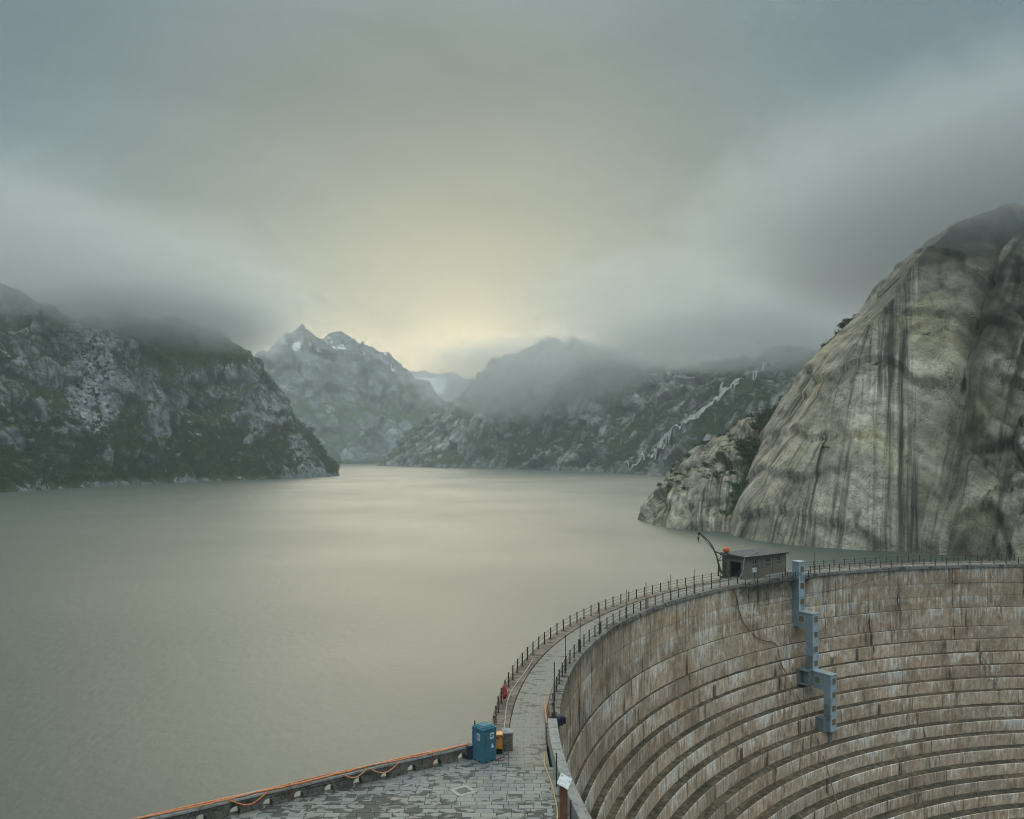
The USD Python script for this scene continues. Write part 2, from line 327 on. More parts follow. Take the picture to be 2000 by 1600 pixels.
finish_land('right_mountain', X, Y, Z, dr, vegr, none, arc, right_mat, far=(X < 0.64 * Y))

# mountains at the head of the lake: tents over ridge lines
def tents(X, Y, ridges):
    Z = np.full(X.shape, -1e3)
    for pts, s in ridges:
        for a, b in zip(pts[:-1], pts[1:]):
            a, b = np.array(a, float), np.array(b, float); l2 = ((b[:2] - a[:2]) ** 2).sum()
            t = np.clip(((X - a[0]) * (b[0] - a[0]) + (Y - a[1]) * (b[1] - a[1])) / l2, 0, 1)
            dd = np.hypot(X - a[0] - t * (b[0] - a[0]), Y - a[1] - t * (b[1] - a[1]))
            Z = np.maximum(Z, a[2] + t * (b[2] - a[2]) - s * dd)
    return Z
X, Y = grid(-1000, 40, 1560, 2640, 4.0)
P3 = np.stack([X, Y, 0 * X], -1)
wx = (fbm(P3, 1 / 160, 4, 41) - 0.5) * 150; wy = (fbm(P3, 1 / 160, 4, 42) - 0.5) * 150
k = 0.45
Z = tents(X + k * wx, Y + k * wy, [
    ([(-1000, 2250, 300), (-715, 2120, 268), (-604, 2100, 283), (-570, 2095, 318), (-532, 2100, 353), (-490, 2105, 318), (-452, 2120, 292), (-352, 2130, 284), (-300, 2140, 232), (-240, 2150, 180), (-150, 2150, 118), (-40, 2180, 60)], 0.86),
    ([(-532, 2100, 353), (-510, 1990, 255), (-470, 1850, 120), (-450, 1740, 30)], 0.95),
    ([(-352, 2130, 284), (-330, 1990, 165), (-270, 1830, 60)], 0.95),
    ([(-660, 2100, 262), (-640, 1960, 150), (-600, 1820, 60)], 0.95),
    ([(-620, 2500, 330), (-539, 2500, 392), (-480, 2500, 360), (-380, 2500, 330)], 0.9)])
far_mat = land_material('far_mountain_rock', (0.15, 0.165, 0.175), (0.08, 0.09, 0.098), (0.27, 0.285, 0.295), 0.35, snow=True)
def df(p, n, k):
    q, c, b = crags(p, (60, 13), (24, 7), (0.08, 9), 23, (1, 1, 0.45)); return q, c, b
def vegf(v, n, u, c, b): return np.clip(0.4 + 0.25 * c + 0.3 * (0.5 - b) + 0.7 * (n[:, 2] - 0.62) + (fbm(v, 1 / 120, 3, 33) - 0.5) * 0.9 - 0.75 * sstep(140, 290, v[:, 2]), 0, 1)
def palef(v, n, u, c, b): return np.clip(sstep(200, 290, v[:, 2]) * (0.13 + 1.7 * (fbm(v * [1, 1, .3], 1 / 24, 3, 51) - 0.5)) + 0.25 * c * sstep(220, 300, v[:, 2]), 0, 0.8)
finish_land('far_mountain', X, Y, Z, df, vegf, palef, X + 0 * Y, far_mat, zmin=-8)

X, Y = grid(-1500, 900, 3300, 4600, 14)
P3 = np.stack([X, Y, 0 * X], -1)
Z = tents(X + (fbm(P3, 1 / 220, 4, 43) - 0.5) * 160, Y + (fbm(P3, 1 / 220, 4, 44) - 0.5) * 160, [
    ([(-1500, 4450, 470), (-650, 4400, 480), (-560, 4400, 464), (-430, 4400, 446), (-325, 4400, 466), (-240, 4400, 410), (-100, 4400, 330), (200, 4450, 420), (900, 4500, 500)], 0.42)])
glacier_mat = land_material('glacier_ridge_rock', (0.16, 0.165, 0.17), (0.09, 0.095, 0.1), (0.26, 0.265, 0.27), 0.15, snow=True)
def palg(v, n, u, c, b): return np.clip(1.5 * sstep(285, 345, v[:, 2]) * (1 - sstep(398, 432, v[:, 2])) * sstep(-720, -600, v[:, 0]) * (1 - sstep(-380, -300, v[:, 0])) - 0.1, 0, 1)
def dg(p, n, k):
    q, c, b = crag(p, 110, 27); return q * 18 + (fbm(p, 0.03, 4, 28) - 0.5) * 30, c, b
finish_land('glacier_ridge', X, Y, Z, dg, none, palg, X + 0 * Y, glacier_mat, zmin=-20)

# the rock dome at the end of the dam and its lower shoulder
DOME = [(64, 241), (62, 230), (62.5, 219), (70, 204), (80, 196), (94, 189), (101, 181), (109, 173), (125, 158), (150, 146), (330, 140), (330, 480), (200, 480), (150, 400), (114, 356), (90, 322), (77, 294), (71, 274), (66, 256)]
SHOULDER = [(46, 297), (44, 282), (46, 258), (53, 243), (64, 239), (120, 230), (330, 230), (330, 520), (200, 500), (150, 430), (96, 368), (58, 322)]
X, Y = grid(36, 262, 138, 430, 0.6)
dd, arcd = edge_dist(X, Y, DOME, 5)
ds, arcs = edge_dist(X, Y, SHOULDER, 5)
P3 = np.stack([X, Y, 0 * X], -1)
dd = dd + (fbm(P3, 1 / 26, 3, 61) - 0.5) * 9 * sstep(1, 15, dd)
ds = ds + (fbm(P3, 1 / 18, 3, 62) - 0.5) * 9 * sstep(1, 12, ds)
ZD = profile(dd, [(0, 0), (4, 10.5), (10, 22), (25, 46), (45, 70), (60, 85), (80, 97), (120, 108), (220, 114)])
ZS = profile(ds, [(0, 0), (5, 7.5), (15, 18), (30, 30), (50, 41), (80, 50), (150, 60)])
# the dark cleft on the right of the dome and the slab beyond it
CL = np.array([(94, 182), (99, 189), (113, 205), (132, 224), (148, 240), (200, 300), (262, 380)], float)
cd = np.full(X.shape, 1e9); cs = np.zeros(X.shape)
for a, b in zip(CL[:-1], CL[1:]):
    l = np.linalg.norm(b - a); t = np.clip(((X - a[0]) * (b[0] - a[0]) + (Y - a[1]) * (b[1] - a[1])) / l ** 2, 0, 1)
    dx, dy = X - a[0] - t * (b[0] - a[0]), Y - a[1] - t * (b[1] - a[1]); dist = np.hypot(dx, dy)
    cs = np.where(dist < cd, np.sign(dx * (b[1] - a[1]) - dy * (b[0] - a[0])), cs); cd = np.minimum(cd, dist)
right_of = cs * cd + 3.5 * (fbm(P3, 1 / 9, 3, 63) - 0.5)      # positive to the right
ZD = ZD - 8.0 * np.exp(-(right_of / 2.2) ** 2) * sstep(0, 12, dd) - 9 * sstep(0, 14, right_of) * sstep(0, 30, dd) * (1 - 0.8 * sstep(20, 60, right_of))
Z = np.maximum(ZD, ZS)
junction = np.abs(ZD - ZS)
arc = np.where(ZD > ZS, arcd, arcs + 500)
on_shoulder = sstep(-3, 3, ZS - ZD)
dome_mat = land_material('dome_rock', (0.41, 0.375, 0.295), (0.24, 0.225, 0.185), (0.52, 0.475, 0.375), 2.6, streak=0.85, bump=0.25, grain=0.26, lichen=(0.43, 0.375, 0.235))
def ddome(p, n, k):
    s = on_shoulder.ravel()[k]; rough = np.maximum(s * 0.9, sstep(-2, 10, right_of.ravel()[k]))
    q1, c1, i1 = crag(p, 17, 73, (1, 1, 0.8)); q2, c2, i2 = crag(p, 5.2, 74, (1, 1, 0.5))
    q = (fbm(p, 1 / 14, 4, 71) - 0.5) * 3.4 + q1 * (0.8 + 2.2 * rough) + q2 * (0.22 + 1.1 * rough) + (fbm(p, 0.8, 3, 75) - 0.5) * (0.3 + 0.6 * rough)
    lay = (p[:, 2] * 0.8 + 0.22 * p[:, 0] + 34 * fbm(p, 1 / 36, 3, 76)) / 15.0          # sheets of rock that overlap like shells
    fr = lay - np.floor(lay)
    q = q + (1 - fr) * 1.7 * (1 - 0.6 * rough) * sstep(0.3, 0.6, fbm(p, 1 / 22, 3, 78))
    edge = np.exp(-((fr - 0.975) / 0.03) ** 2) * sstep(0.5, 0.62, fbm(p, 1 / 12, 3, 77))
    c = np.maximum(np.maximum(c1 * (0.25 + 0.7 * rough) * sstep(0.4, 0.6, fbm(p, 1 / 10, 2, 79)), c2 * rough * 0.8), 0.6 * edge)
    return q * sstep(-2, 3, p[:, 2]), c, np.clip(0.5 + (i1 - 0.5) * 0.5 + (i2 - 0.5) * 0.25 * (0.3 + rough), 0, 1)
def dark_tone(v, u):                                  # tone drops in and beside the cleft and stays lower right of it
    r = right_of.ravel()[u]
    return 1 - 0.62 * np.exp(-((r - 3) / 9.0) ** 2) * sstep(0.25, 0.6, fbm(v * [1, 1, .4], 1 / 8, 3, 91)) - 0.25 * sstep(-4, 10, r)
def ledges(v):                                   # grassy ledges on the face: (centre, half length, half height)
    return sum(0.75 * np.exp(-((np.hypot(v[:, 0] - x, v[:, 1] - y) / l) ** 2 + ((v[:, 2] - z) / h) ** 2)) for x, y, z, l, h in LEDGES)
LEDGES = [(95.1, 193.9, 14, 5.5, 2.2), (96.5, 216.5, 46.9, 2.2, 0.9), (107.3, 203.5, 39.4, 3.2, 0.9), (108.7, 202, 33.8, 4.0, 0.8), (81.2, 209.6, 24.4, 2.0, 0.8), (114.2, 190.1, 24.5, 6.0, 2.4), (114.5, 212.9, 55.5, 5.0, 1.6)]
def vegd(v, n, u, c, b):
    j = junction.ravel()[u]; s = on_shoulder.ravel()[u]
    return np.clip(-0.12 + 1.15 * np.exp(-(j / 8.0) ** 2) * sstep(2, 7, v[:, 2]) + 1.5 * (n[:, 2] - 0.66) + (fbm(v, 1 / 9, 3, 81) - 0.5) * 0.9 + 0.2 * s + 0.35 * c * s + ledges(v), 0, 1) * sstep(2, 6, v[:, 2])
finish_land('rock_dome', X, Y, Z, ddome, vegd, none, arc, dome_mat, zmin=-3, tone_fn=dark_tone)

# ------------------------------------------------------------------ waterfall and shrubs
from scipy.spatial import cKDTree
_tree = cKDTree(LAND['right_mountain']['v'][:, :2])
def surface(x, y, r=2.6):
    z = LAND['right_mountain']['v'][:, 2]
    return np.array([z[i].max() if len(i) else 0.0 for i in _tree.query_ball_point(np.c_[x, y], r)])
foam = M('foam', {'g': ('geometry', {}), 'm': ('mapping', {'mapping_type': 'point', 'scale': (0.5, 0.5, 0.16)}), 'n': ('noise_texture', {'scale': 1.0, 'detail': 6, 'roughness': 0.7}),
    'r': ('rgb_ramp', {'ramp': [(0.3, (0.3, 0.31, 0.3)), (0.5, (0.6, 0.6, 0.58)), (0.7, (0.85, 0.85, 0.83))]}), 'b': ('bump', {'strength': 0.6, 'distance': 0.5}), 'p': ('principled_bsdf', {'roughness': 0.6})},
    [('g.position', 'm.vector'), ('m.vector', 'n.vector'), ('n.fac', 'r.fac'), ('r.color', 'p.base_color'), ('n.fac', 'b.height'), ('b.normal', 'p.normal')], surface='p.BSDF')
def stream(path, width, seed, strands, n=150):
    """Several thin strands of white water that part and meet again as they follow the rock."""
    p = spline(np.array(path, float), n); t = np.gradient(p, axis=0); t /= np.linalg.norm(t, axis=1, keepdims=True); side = np.stack([-t[:, 1], t[:, 0]], 1)
    s = np.linspace(0, 1, n); w = np.interp(s, np.linspace(0, 1, len(width)), width); out = []
    for k in range(strands):
        off = (fbm(np.stack([s * 16, 0 * s + k * 5.3, 0 * s + seed], -1), 1.0, 3, seed + k) - 0.5) * 3.2 * w
        half = (0.28 + 0.5 * fbm(np.stack([s * 28, 0 * s, 0 * s + k], -1), 1.0, 2, seed + 9)) * (0.55 + 0.22 * w)
        V = []
        for c in (-1, -0.4, 0.4, 1):
            q = p + side * (off + half * c)[:, None]
            V.append(np.c_[q, gaussian_filter(surface(q[:, 0], q[:, 1], 2.2), 1.6) + 0.6 + 0.35 * (1 - c * c)])
        V = np.array(V).reshape(-1, 3)
        q = np.array([(i * n + j, (i + 1) * n + j, (i + 1) * n + j + 1, i * n + j + 1) for i in range(3) for j in range(n - 1)])
        out.append(trimesh.Trimesh(V, np.vstack([q[:, [0, 1, 2]], q[:, [0, 2, 3]]]), process=False))
    return cat_(out)
t = thing('waterfall', 'white waterfall tumbling diagonally down the right mountain to the lake', 'waterfall')
obj('cascade', stream([(330, 982), (322, 972), (308.4, 960), (290, 931), (276.6, 906.9), (259.4, 881.8), (241, 855)], [0.5, 1.2, 1.5, 2.2, 2.4, 1.6], 1, 4), foam, t, smooth=True)
obj('cascade', stream([(241, 855), (230.7, 850.4), (219.2, 847.7), (211.9, 845.4), (201.8, 837.4), (195.7, 836.4), (185.9, 837.1), (179.0, 842.2)], [1.4, 3.6, 4.4, 2.0, 3.6, 4.6, 3.0, 1.2], 3, 7), foam, t, smooth=True)
obj('cascade', stream([(179, 842), (171, 845), (165.0, 845.4), (160.1, 860), (155.5, 866.7), (151.0, 879.1)], [0.7, 0.6, 1.4, 2.8, 3.2, 2.6], 5, 5), foam, t, smooth=True)
obj('cascade', stream([(151.0, 879.1), (146, 891), (142.3, 900.2), (136.3, 902.0), (131, 906), (124.3, 910.9)], [0.8, 0.5, 0.7, 1.8, 1.2, 0.8], 6, 3), foam, t, smooth=True)
leaf = M('shrub_leaves', {'oi': ('object_info', {}), 'g': ('geometry', {}), 'n': ('noise_texture', {'scale': 1.3, 'detail': 3}), 'r': ('rgb_ramp', {'ramp': [(0.3, (0.024, 0.04, 0.022)), (0.5, (0.05, 0.078, 0.036)), (0.72, (0.1, 0.125, 0.05))]}),
    'p': ('principled_bsdf', {'roughness': 0.8, 'specular_ior_level': 0.2})}, [('g.position', 'n.vector'), ('n.fac', 'r.fac'), ('r.color', 'p.base_color')], surface='p.BSDF')
def clump(seed, n=130):
    r = np.random.default_rng(seed); V, F = [], []
    lob = [(r.normal(0, .45, 3) * [1, 1, .45] + [0, 0, .5], r.uniform(.4, .7)) for _ in range(5)]
    for i in range(n):
        c, rad = lob[i % 5]; d = r.normal(0, 1, 3); d /= np.linalg.norm(d); d[2] = d[2] * 0.9 + 0.15
        p = c + d * rad * r.uniform(.75, 1.05); a = np.cross(d, r.normal(0, 1, 3)); a /= np.linalg.norm(a); b = np.cross(a, d + r.normal(0, .5, 3)); b /= np.linalg.norm(b)
        s = r.uniform(.11, .2); k = len(V); V += [p - a * s, p + b * s * .8, p + a * s, p - b * s * .8]; F += [(k, k + 1, k + 2), (k, k + 2, k + 3)]
    return trimesh.Trimesh(np.array(V), np.array(F), process=False)
def shrubs(name, label, land, where, count, size, seed, n=130):
    L = LAND[land]; v, nn = L['v'], L['n']; r = np.random.default_rng(seed)
    ok = np.nonzero(where(v, nn, L['veg']))[0]
    pick = r.choice(ok, min(count, len(ok)), replace=False)
    pi = UsdGeom.PointInstancer.Define(stage, f'/World/{name}')
    for k in range(3):
        obj('shrub', clump(seed + k, n), leaf, pi.GetPrim())
    pi.CreatePrototypesRel().SetTargets([f'/World/{name}/shrub', f'/World/{name}/shrub_001', f'/World/{name}/shrub_002'])
    pi.CreateProtoIndicesAttr(Vt.IntArray(list(map(int, r.integers(0, 3, len(pick))))))
    pi.CreatePositionsAttr(Vt.Vec3fArray.FromNumpy((v[pick] - nn[pick] * 0.25 - [0, 0, 0.2]).astype(np.float32)))
    sc = r.uniform(size[0], size[1], len(pick)); pi.CreateScalesAttr(Vt.Vec3fArray.FromNumpy(np.stack([sc, sc, sc * r.uniform(.6, 1.0, len(pick))], 1).astype(np.float32)))
    ang = r.uniform(0, 2 * np.pi, len(pick)); pi.CreateOrientationsAttr(Vt.QuathArray([Gf.Quath(float(math.cos(a / 2)), 0.0, 0.0, float(math.sin(a / 2))) for a in ang]))
    say(pi.GetPrim(), label, 'shrubs', None, 'stuff')
shrubs('gully_shrubs', 'dark green shrubs filling the gully and ledges of the rock dome', 'rock_dome', lambda v, n, g: (g > 0.5) & (v[:, 2] > 3) & (v[:, 2] < 70), 1900, (0.7, 1.7), 11)
shrubs('skyline_shrubs', 'small clump of shrubs on the left skyline of the rock dome', 'rock_dome', lambda v, n, g: (np.hypot(v[:, 0] - 110, v[:, 1] - 277) < 5.5) & (v[:, 2] > 55), 40, (0.9, 1.9), 12)
shrubs('shore_shrubs', 'dark dwarf shrubs along the lower slope of the left mountain', 'left_mountain', lambda v, n, g: (g > 0.45) & (v[:, 2] > 4) & (v[:, 2] < 38 + 25 * fbm(v, 1 / 40, 2, 5)), 4200, (1.5, 3.6), 13, 80)
shrubs('slope_shrubs', 'scattered dark shrubs on the right mountain around the waterfall', 'right_mountain', lambda v, n, g: (g > 0.55) & (v[:, 2] > 6) & (v[:, 2] < 80) & (v[:, 0] > 0), 1800, (1.5, 3.5), 14, 80)

# ------------------------------------------------------------------ lake, ground
CX, CY, R_IN, R_OUT, CREST = 89.44, 53.05, 86.44, 91.0, 4.0
lake_mat = M('lake_water', {
    'g': ('geometry', {}), 'm': ('mapping', {'mapping_type': 'point', 'scale': (1.0, 0.55, 1.0)}),
    'n1': ('noise_texture', {'scale': 0.9, 'detail': 4, 'roughness': 0.6}), 'n2': ('noise_texture', {'scale': 0.012, 'detail': 3}),
    'rr': ('map_range', {'from_min': 0.35, 'from_max': 0.65, 'to_min': 0.47, 'to_max': 0.54}),
    'b': ('bump', {'strength': 0.35, 'distance': 0.16}),
    'p': ('principled_bsdf', {'base_color': (0.085, 0.102, 0.085), 'ior': 1.33})},
    [('g.position', 'm.vector'), ('m.vector', 'n1.vector'), ('g.position', 'n2.vector'), ('n2.fac', 'rr.value'), ('rr.result', 'p.roughness'), ('n1.fac', 'b.height'), ('b.normal', 'p.normal')], surface='p.BSDF')
WALL_A, WALL_B = np.array([-0.3, 52.5]), np.array([-15.2, 42.6])      # the parapet's foot
WU = (WALL_B - WALL_A) / np.linalg.norm(WALL_B - WALL_A); WN = np.array([WU[1], -WU[0]])   # WN points to the lake
if WN[1] < 0: WN = -WN
PLAZA = Polygon([(3.2, 20), (-50, 20), tuple(WALL_A + WU * 42 + WN * 0.45), tuple(WALL_A + WN * 0.45), (0.0, 53.05), (3.2, 53.05)])
disc = Point(CX, CY).buffer(R_OUT - 0.05, quad_segs=64)
lake_poly = sbox(-2500, 20, 2500, 4200).difference(disc).difference(PLAZA).difference(sbox(CX - 60, 0, 2500, CY))
v2, f2 = trimesh.creation.triangulate_polygon(max(getattr(lake_poly, 'geoms', [lake_poly]), key=lambda g: g.area), engine='earcut')
obj('lake', (np.c_[v2, np.zeros(len(v2))], f2), lake_mat, kind='structure')
ground_mat = M('valley_ground', {'p': ('principled_bsdf', {'base_color': (0.12, 0.12, 0.1), 'roughness': 0.95})}, [], surface='p.BSDF')
obj('valley_floor', (np.array([[-2600, -600, -78], [2600, -600, -78], [2600, 5000, -78], [-2600, 5000, -78]], float), np.array([[0, 1, 2, 3]])), ground_mat, kind='structure')

# ------------------------------------------------------------------ materials of the built things
def plain(name, col, rough=0.7, metal=0.0, var=0.25, scale=6.0, dirt=None, bump=0.0, spec=0.4):
    dirt = dirt or tuple(0.45 * c for c in col)
    nodes = {'g': ('geometry', {}), 'oi': ('object_info', {}),
             'n': ('noise_texture', {'scale': scale, 'detail': 6, 'roughness': 0.62}),
             'r': ('rgb_ramp', {'ramp': [(0.3, dirt), (0.5, col), (0.75, tuple(min(1, c * (1 + var)) for c in col))]}),
             'vr': ('map_range', {'to_min': 1 - var * 0.6, 'to_max': 1 + var * 0.6}),
             's': ('vector_math', {'math_type': 'scale'}),
             'b': ('bump', {'strength': bump, 'distance': 0.02}),
             'p': ('principled_bsdf', {'roughness': rough, 'metallic': metal, 'specular_ior_level': spec})}
    links = [('g.position', 'n.vector'), ('n.fac', 'r.fac'), ('oi.random', 'vr.value'), ('r.color', 's.vector1'), ('vr.result', 's.scale'), ('s.vector', 'p.base_color')]
    if bump: links += [('n.fac', 'b.height'), ('b.normal', 'p.normal')]
    return M(name, nodes, links, surface='p.BSDF')

def concrete(name, base, brown, grey, white, amount):
    """Streaked old concrete: flow = (metres along the wall, height, 0 at the panel's top to 1 at its foot)."""
    nodes = {
        'f': ('attribute', {'attribute': 'flow'}), 'xyz': ('separate_xyz', {}), 'g': ('geometry', {}), 'oi': ('object_info', {}),
        'm1': ('mapping', {'mapping_type': 'point', 'scale': (0.9, 0.10, 0.0)}), 'n1': ('noise_texture', {'scale': 1.0, 'detail': 7, 'roughness': 0.68}),
        'm2': ('mapping', {'mapping_type': 'point', 'scale': (2.6, 0.22, 0.0), 'location': (31, 5, 0)}), 'n2': ('noise_texture', {'scale': 1.0, 'detail': 6, 'roughness': 0.72, 'distortion': 0.25}),
        'm3': ('mapping', {'mapping_type': 'point', 'scale': (0.17, 0.16, 0.0), 'location': (7.3, 3.7, 0)}), 'n3': ('noise_texture', {'scale': 1.0, 'detail': 6, 'roughness': 0.68, 'distortion': 0.6}),
        'm4': ('mapping', {'mapping_type': 'point', 'scale': (1.7, 0.8, 0.0), 'location': (3, 13, 0)}), 'n4': ('noise_texture', {'scale': 1.0, 'detail': 9, 'roughness': 0.75}),
        'sn': ('vector_math', {'math_type': 'snap', 'vector2': (3.7, 2.15, 1.0)}), 'fx': ('vector_math', {'math_type': 'multiply', 'vector2': (1.0, 1.0, 0.0)}), 'wn': ('white_noise_texture', {'dimensions': '3D'}), 'ba': ('math', {'math_type': 'multiply_add', 'value2': 0.16, 'value3': -0.08}), 'bb': ('math', {'math_type': 'add'}),
        'c1': ('rgb_ramp', {'ramp': [(0.3, grey), (0.47, base), (0.6, brown), (0.72, tuple(0.6 * c for c in brown))]}),
        'c2': ('rgb_ramp', {'ramp': [(0.32, tuple(0.55 * c for c in grey)), (0.5, base), (0.68, tuple(1.25 * c for c in base))]}),
        'mx': ('mix', {'fac': 0.5}),
        'top': ('map_range', {'from_min': 0.0, 'from_max': 1.0, 'to_min': 0.05, 'to_max': -0.05}),
        'wa': ('math', {'math_type': 'add'}), 'wb': ('math', {'math_type': 'multiply_add', 'value2': 0.75, 'value3': -0.375}), 'wc': ('math', {'math_type': 'add'}),
        'wr': ('map_range', {'from_min': 0.585 - amount, 'from_max': 0.68 - amount, 'to_max': 0.85}),
        'wm': ('mix', {'color2': white}),
        'dk': ('map_range', {'from_min': 0.55, 'from_max': 0.66, 'to_max': 0.8}), 'dm': ('mix', {'color2': (0.05, 0.044, 0.036)}),
        'sp': ('map_range', {'from_min': 0.35, 'from_max': 0.65, 'to_min': 0.68, 'to_max': 1.3}), 'ov': ('map_range', {'to_min': 0.84, 'to_max': 1.14}), 'om': ('math', {'math_type': 'multiply'}), 'sc': ('vector_math', {'math_type': 'scale'}),
        'b': ('bump', {'strength': 0.35, 'distance': 0.06}),
        'p': ('principled_bsdf', {'roughness': 0.92, 'specular_ior_level': 0.2})}
    links = []
    for i in (1, 2, 3, 4): links += [('f.vector', f'm{i}.vector'), (f'm{i}.vector', f'n{i}.vector')]
    links += [('f.vector', 'xyz.vector'), ('f.vector', 'fx.vector1'), ('fx.vector', 'sn.vector1'), ('sn.vector', 'wn.vector'), ('wn.value', 'ba.value1'), ('ba.value', 'bb.value1'), ('n1.fac', 'bb.value2'), ('bb.value', 'c1.fac'), ('n3.fac', 'c2.fac'), ('c1.color', 'mx.color1'), ('c2.color', 'mx.color2'),
              ('xyz.z', 'top.value'), ('n2.fac', 'wa.value1'), ('top.result', 'wa.value2'), ('n3.fac', 'wb.value1'), ('wa.value', 'wc.value1'), ('wb.value', 'wc.value2'), ('wc.value', 'wr.value'),
              ('n1.color', 'dkx.color'), ('dkx.g', 'dk.value'), ('mx.color', 'dm.color1'), ('dk.result', 'dm.fac'), ('dm.color', 'wm.color1'), ('wr.result', 'wm.fac'),
              ('n4.fac', 'sp.value'), ('wm.color', 'sc.vector1'), ('oi.random', 'ov.value'), ('ov.result', 'om.value1'), ('sp.result', 'om.value2'), ('om.value', 'sc.scale'), ('sc.vector', 'p.base_color'), ('n4.fac', 'b.height'), ('b.normal', 'p.normal')]
    nodes['dkx'] = ('separate_color', {})
    return M(name, nodes, links, surface='p.BSDF')

face_mat = concrete('dam_concrete', (0.5, 0.385, 0.27), (0.32, 0.19, 0.1), (0.33, 0.29, 0.235), (0.7, 0.66, 0.59), 0.05)
riser_mat = concrete('dam_step_concrete', (0.55, 0.42, 0.3), (0.4, 0.24, 0.13), (0.4, 0.345, 0.28), (0.74, 0.7, 0.64), 0.045)
tread_mat = M('dam_tread', {
    'f': ('attribute', {'attribute': 'flow'}), 'm': ('mapping', {'mapping_type': 'point', 'scale': (1.3, 1.0, 1.0)}),
    'n': ('noise_texture', {'scale': 1.0, 'detail': 7, 'roughness': 0.7, 'distortion': 0.5}), 'm2': ('mapping', {'mapping_type': 'point', 'scale': (0.12, 0.2, 1.0)}),
    'n2': ('noise_texture', {'scale': 1.0, 'detail': 4}),
    'r': ('rgb_ramp', {'ramp': [(0.3, (0.05, 0.05, 0.04)), (0.48, (0.115, 0.1, 0.076)), (0.62, (0.22, 0.185, 0.14)), (0.75, (0.36, 0.31, 0.25))]}),
    'r2': ('rgb_ramp', {'ramp': [(0.35, (0.6, 0.62, 0.6)), (0.65, (1.3, 1.2, 1.05))]}), 'mm': ('mix', {'mix_type': 'multiply', 'fac': 1.0}),
    'b': ('bump', {'strength': 0.6, 'distance': 0.15}), 'p': ('principled_bsdf', {'roughness': 0.9, 'specular_ior_level': 0.2})},
    [('f.vector', 'm.vector'), ('m.vector', 'n.vector'), ('f.vector', 'm2.vector'), ('m2.vector', 'n2.vector'), ('n.fac', 'r.fac'), ('n2.fac', 'r2.fac'),
     ('r.color', 'mm.color1'), ('r2.color', 'mm.color2'), ('mm.color', 'p.base_color'), ('n.fac', 'b.height'), ('b.normal', 'p.normal')], surface='p.BSDF')

def stone_mat(name, dry, dark_tone, amount, warm):  # the second colour fills the wet patches of each stone
    return M(name, {
        'g': ('geometry', {}), 'oi': ('object_info', {}), 'off': ('vector_math', {'math_type': 'scale', 'vector1': (57.0, 31.0, 13.0)}), 'add': ('vector_math', {'math_type': 'add'}),
        'm': ('mapping', {'mapping_type': 'point', 'scale': (1.1, 1.7, 1.0)}),
        'n': ('noise_texture', {'scale': 1.0, 'detail': 4, 'roughness': 0.5, 'distortion': 0.4}), 'big': ('noise_texture', {'scale': 0.16, 'detail': 3}),
        'fine': ('noise_texture', {'scale': 16.0, 'detail': 6, 'roughness': 0.7}),
        'bb': ('math', {'math_type': 'multiply_add', 'value2': 0.55, 'value3': -0.275}), 'sum': ('math', {'math_type': 'add'}),
        'w': ('map_range', {'from_min': 0.5 - amount, 'from_max': 0.53 - amount, 'clamp': True}),
        'dry': ('rgb_ramp', {'ramp': [(0.0, tuple(0.8 * c for c in dry)), (0.4, dry), (0.8, tuple(1.12 * c for c in dry)), (1.0, warm)]}),
        'fr': ('map_range', {'from_min': 0.3, 'from_max': 0.7, 'to_min': 0.75, 'to_max': 1.2}), 'fs': ('vector_math', {'math_type': 'scale'}),
        'mix': ('mix', {'color2': dark_tone}), 'ro': ('map_range', {'to_min': 0.95, 'to_max': 0.8}),
        'b': ('bump', {'strength': 0.25, 'distance': 0.01}), 'p': ('principled_bsdf', {'specular_ior_level': 0.06})},
        [('oi.random', 'off.scale'), ('g.position', 'add.vector1'), ('off.vector', 'add.vector2'), ('add.vector', 'm.vector'), ('m.vector', 'n.vector'), ('g.position', 'big.vector'), ('g.position', 'fine.vector'),
         ('big.fac', 'bb.value1'), ('n.fac', 'sum.value1'), ('bb.value', 'sum.value2'), ('sum.value', 'w.value'), ('oi.random', 'dry.fac'), ('fine.fac', 'fr.value'), ('dry.color', 'fs.vector1'), ('fr.result', 'fs.scale'),
         ('fs.vector', 'mix.color1'), ('w.result', 'mix.fac'), ('mix.color', 'p.base_color'), ('w.result', 'ro.value'), ('ro.result', 'p.roughness'), ('fine.fac', 'b.height'), ('b.normal', 'p.normal')], surface='p.BSDF')
paver_mat = stone_mat('plaza_paving', (0.32, 0.325, 0.31), (0.125, 0.125, 0.115), -0.03, (0.35, 0.33, 0.27))
walk_mat = stone_mat('crest_paving', (0.29, 0.275, 0.24), (0.19, 0.18, 0.16), -0.1, (0.31, 0.28, 0.22))
kerb_mat = stone_mat('upstream_kerb', (0.28, 0.24, 0.195), (0.17, 0.14, 0.11), -0.02, (0.25, 0.17, 0.12))
coping_mat = stone_mat('coping_stone', (0.26, 0.245, 0.215), (0.1, 0.095, 0.085), -0.05, (0.24, 0.2, 0.15))
joint_mat = plain('paving_joint', (0.035, 0.034, 0.03), 0.95)
grey_wall_mat = plain('grey_concrete', (0.3, 0.3, 0.285), 0.9, scale=2.2, bump=0.3)
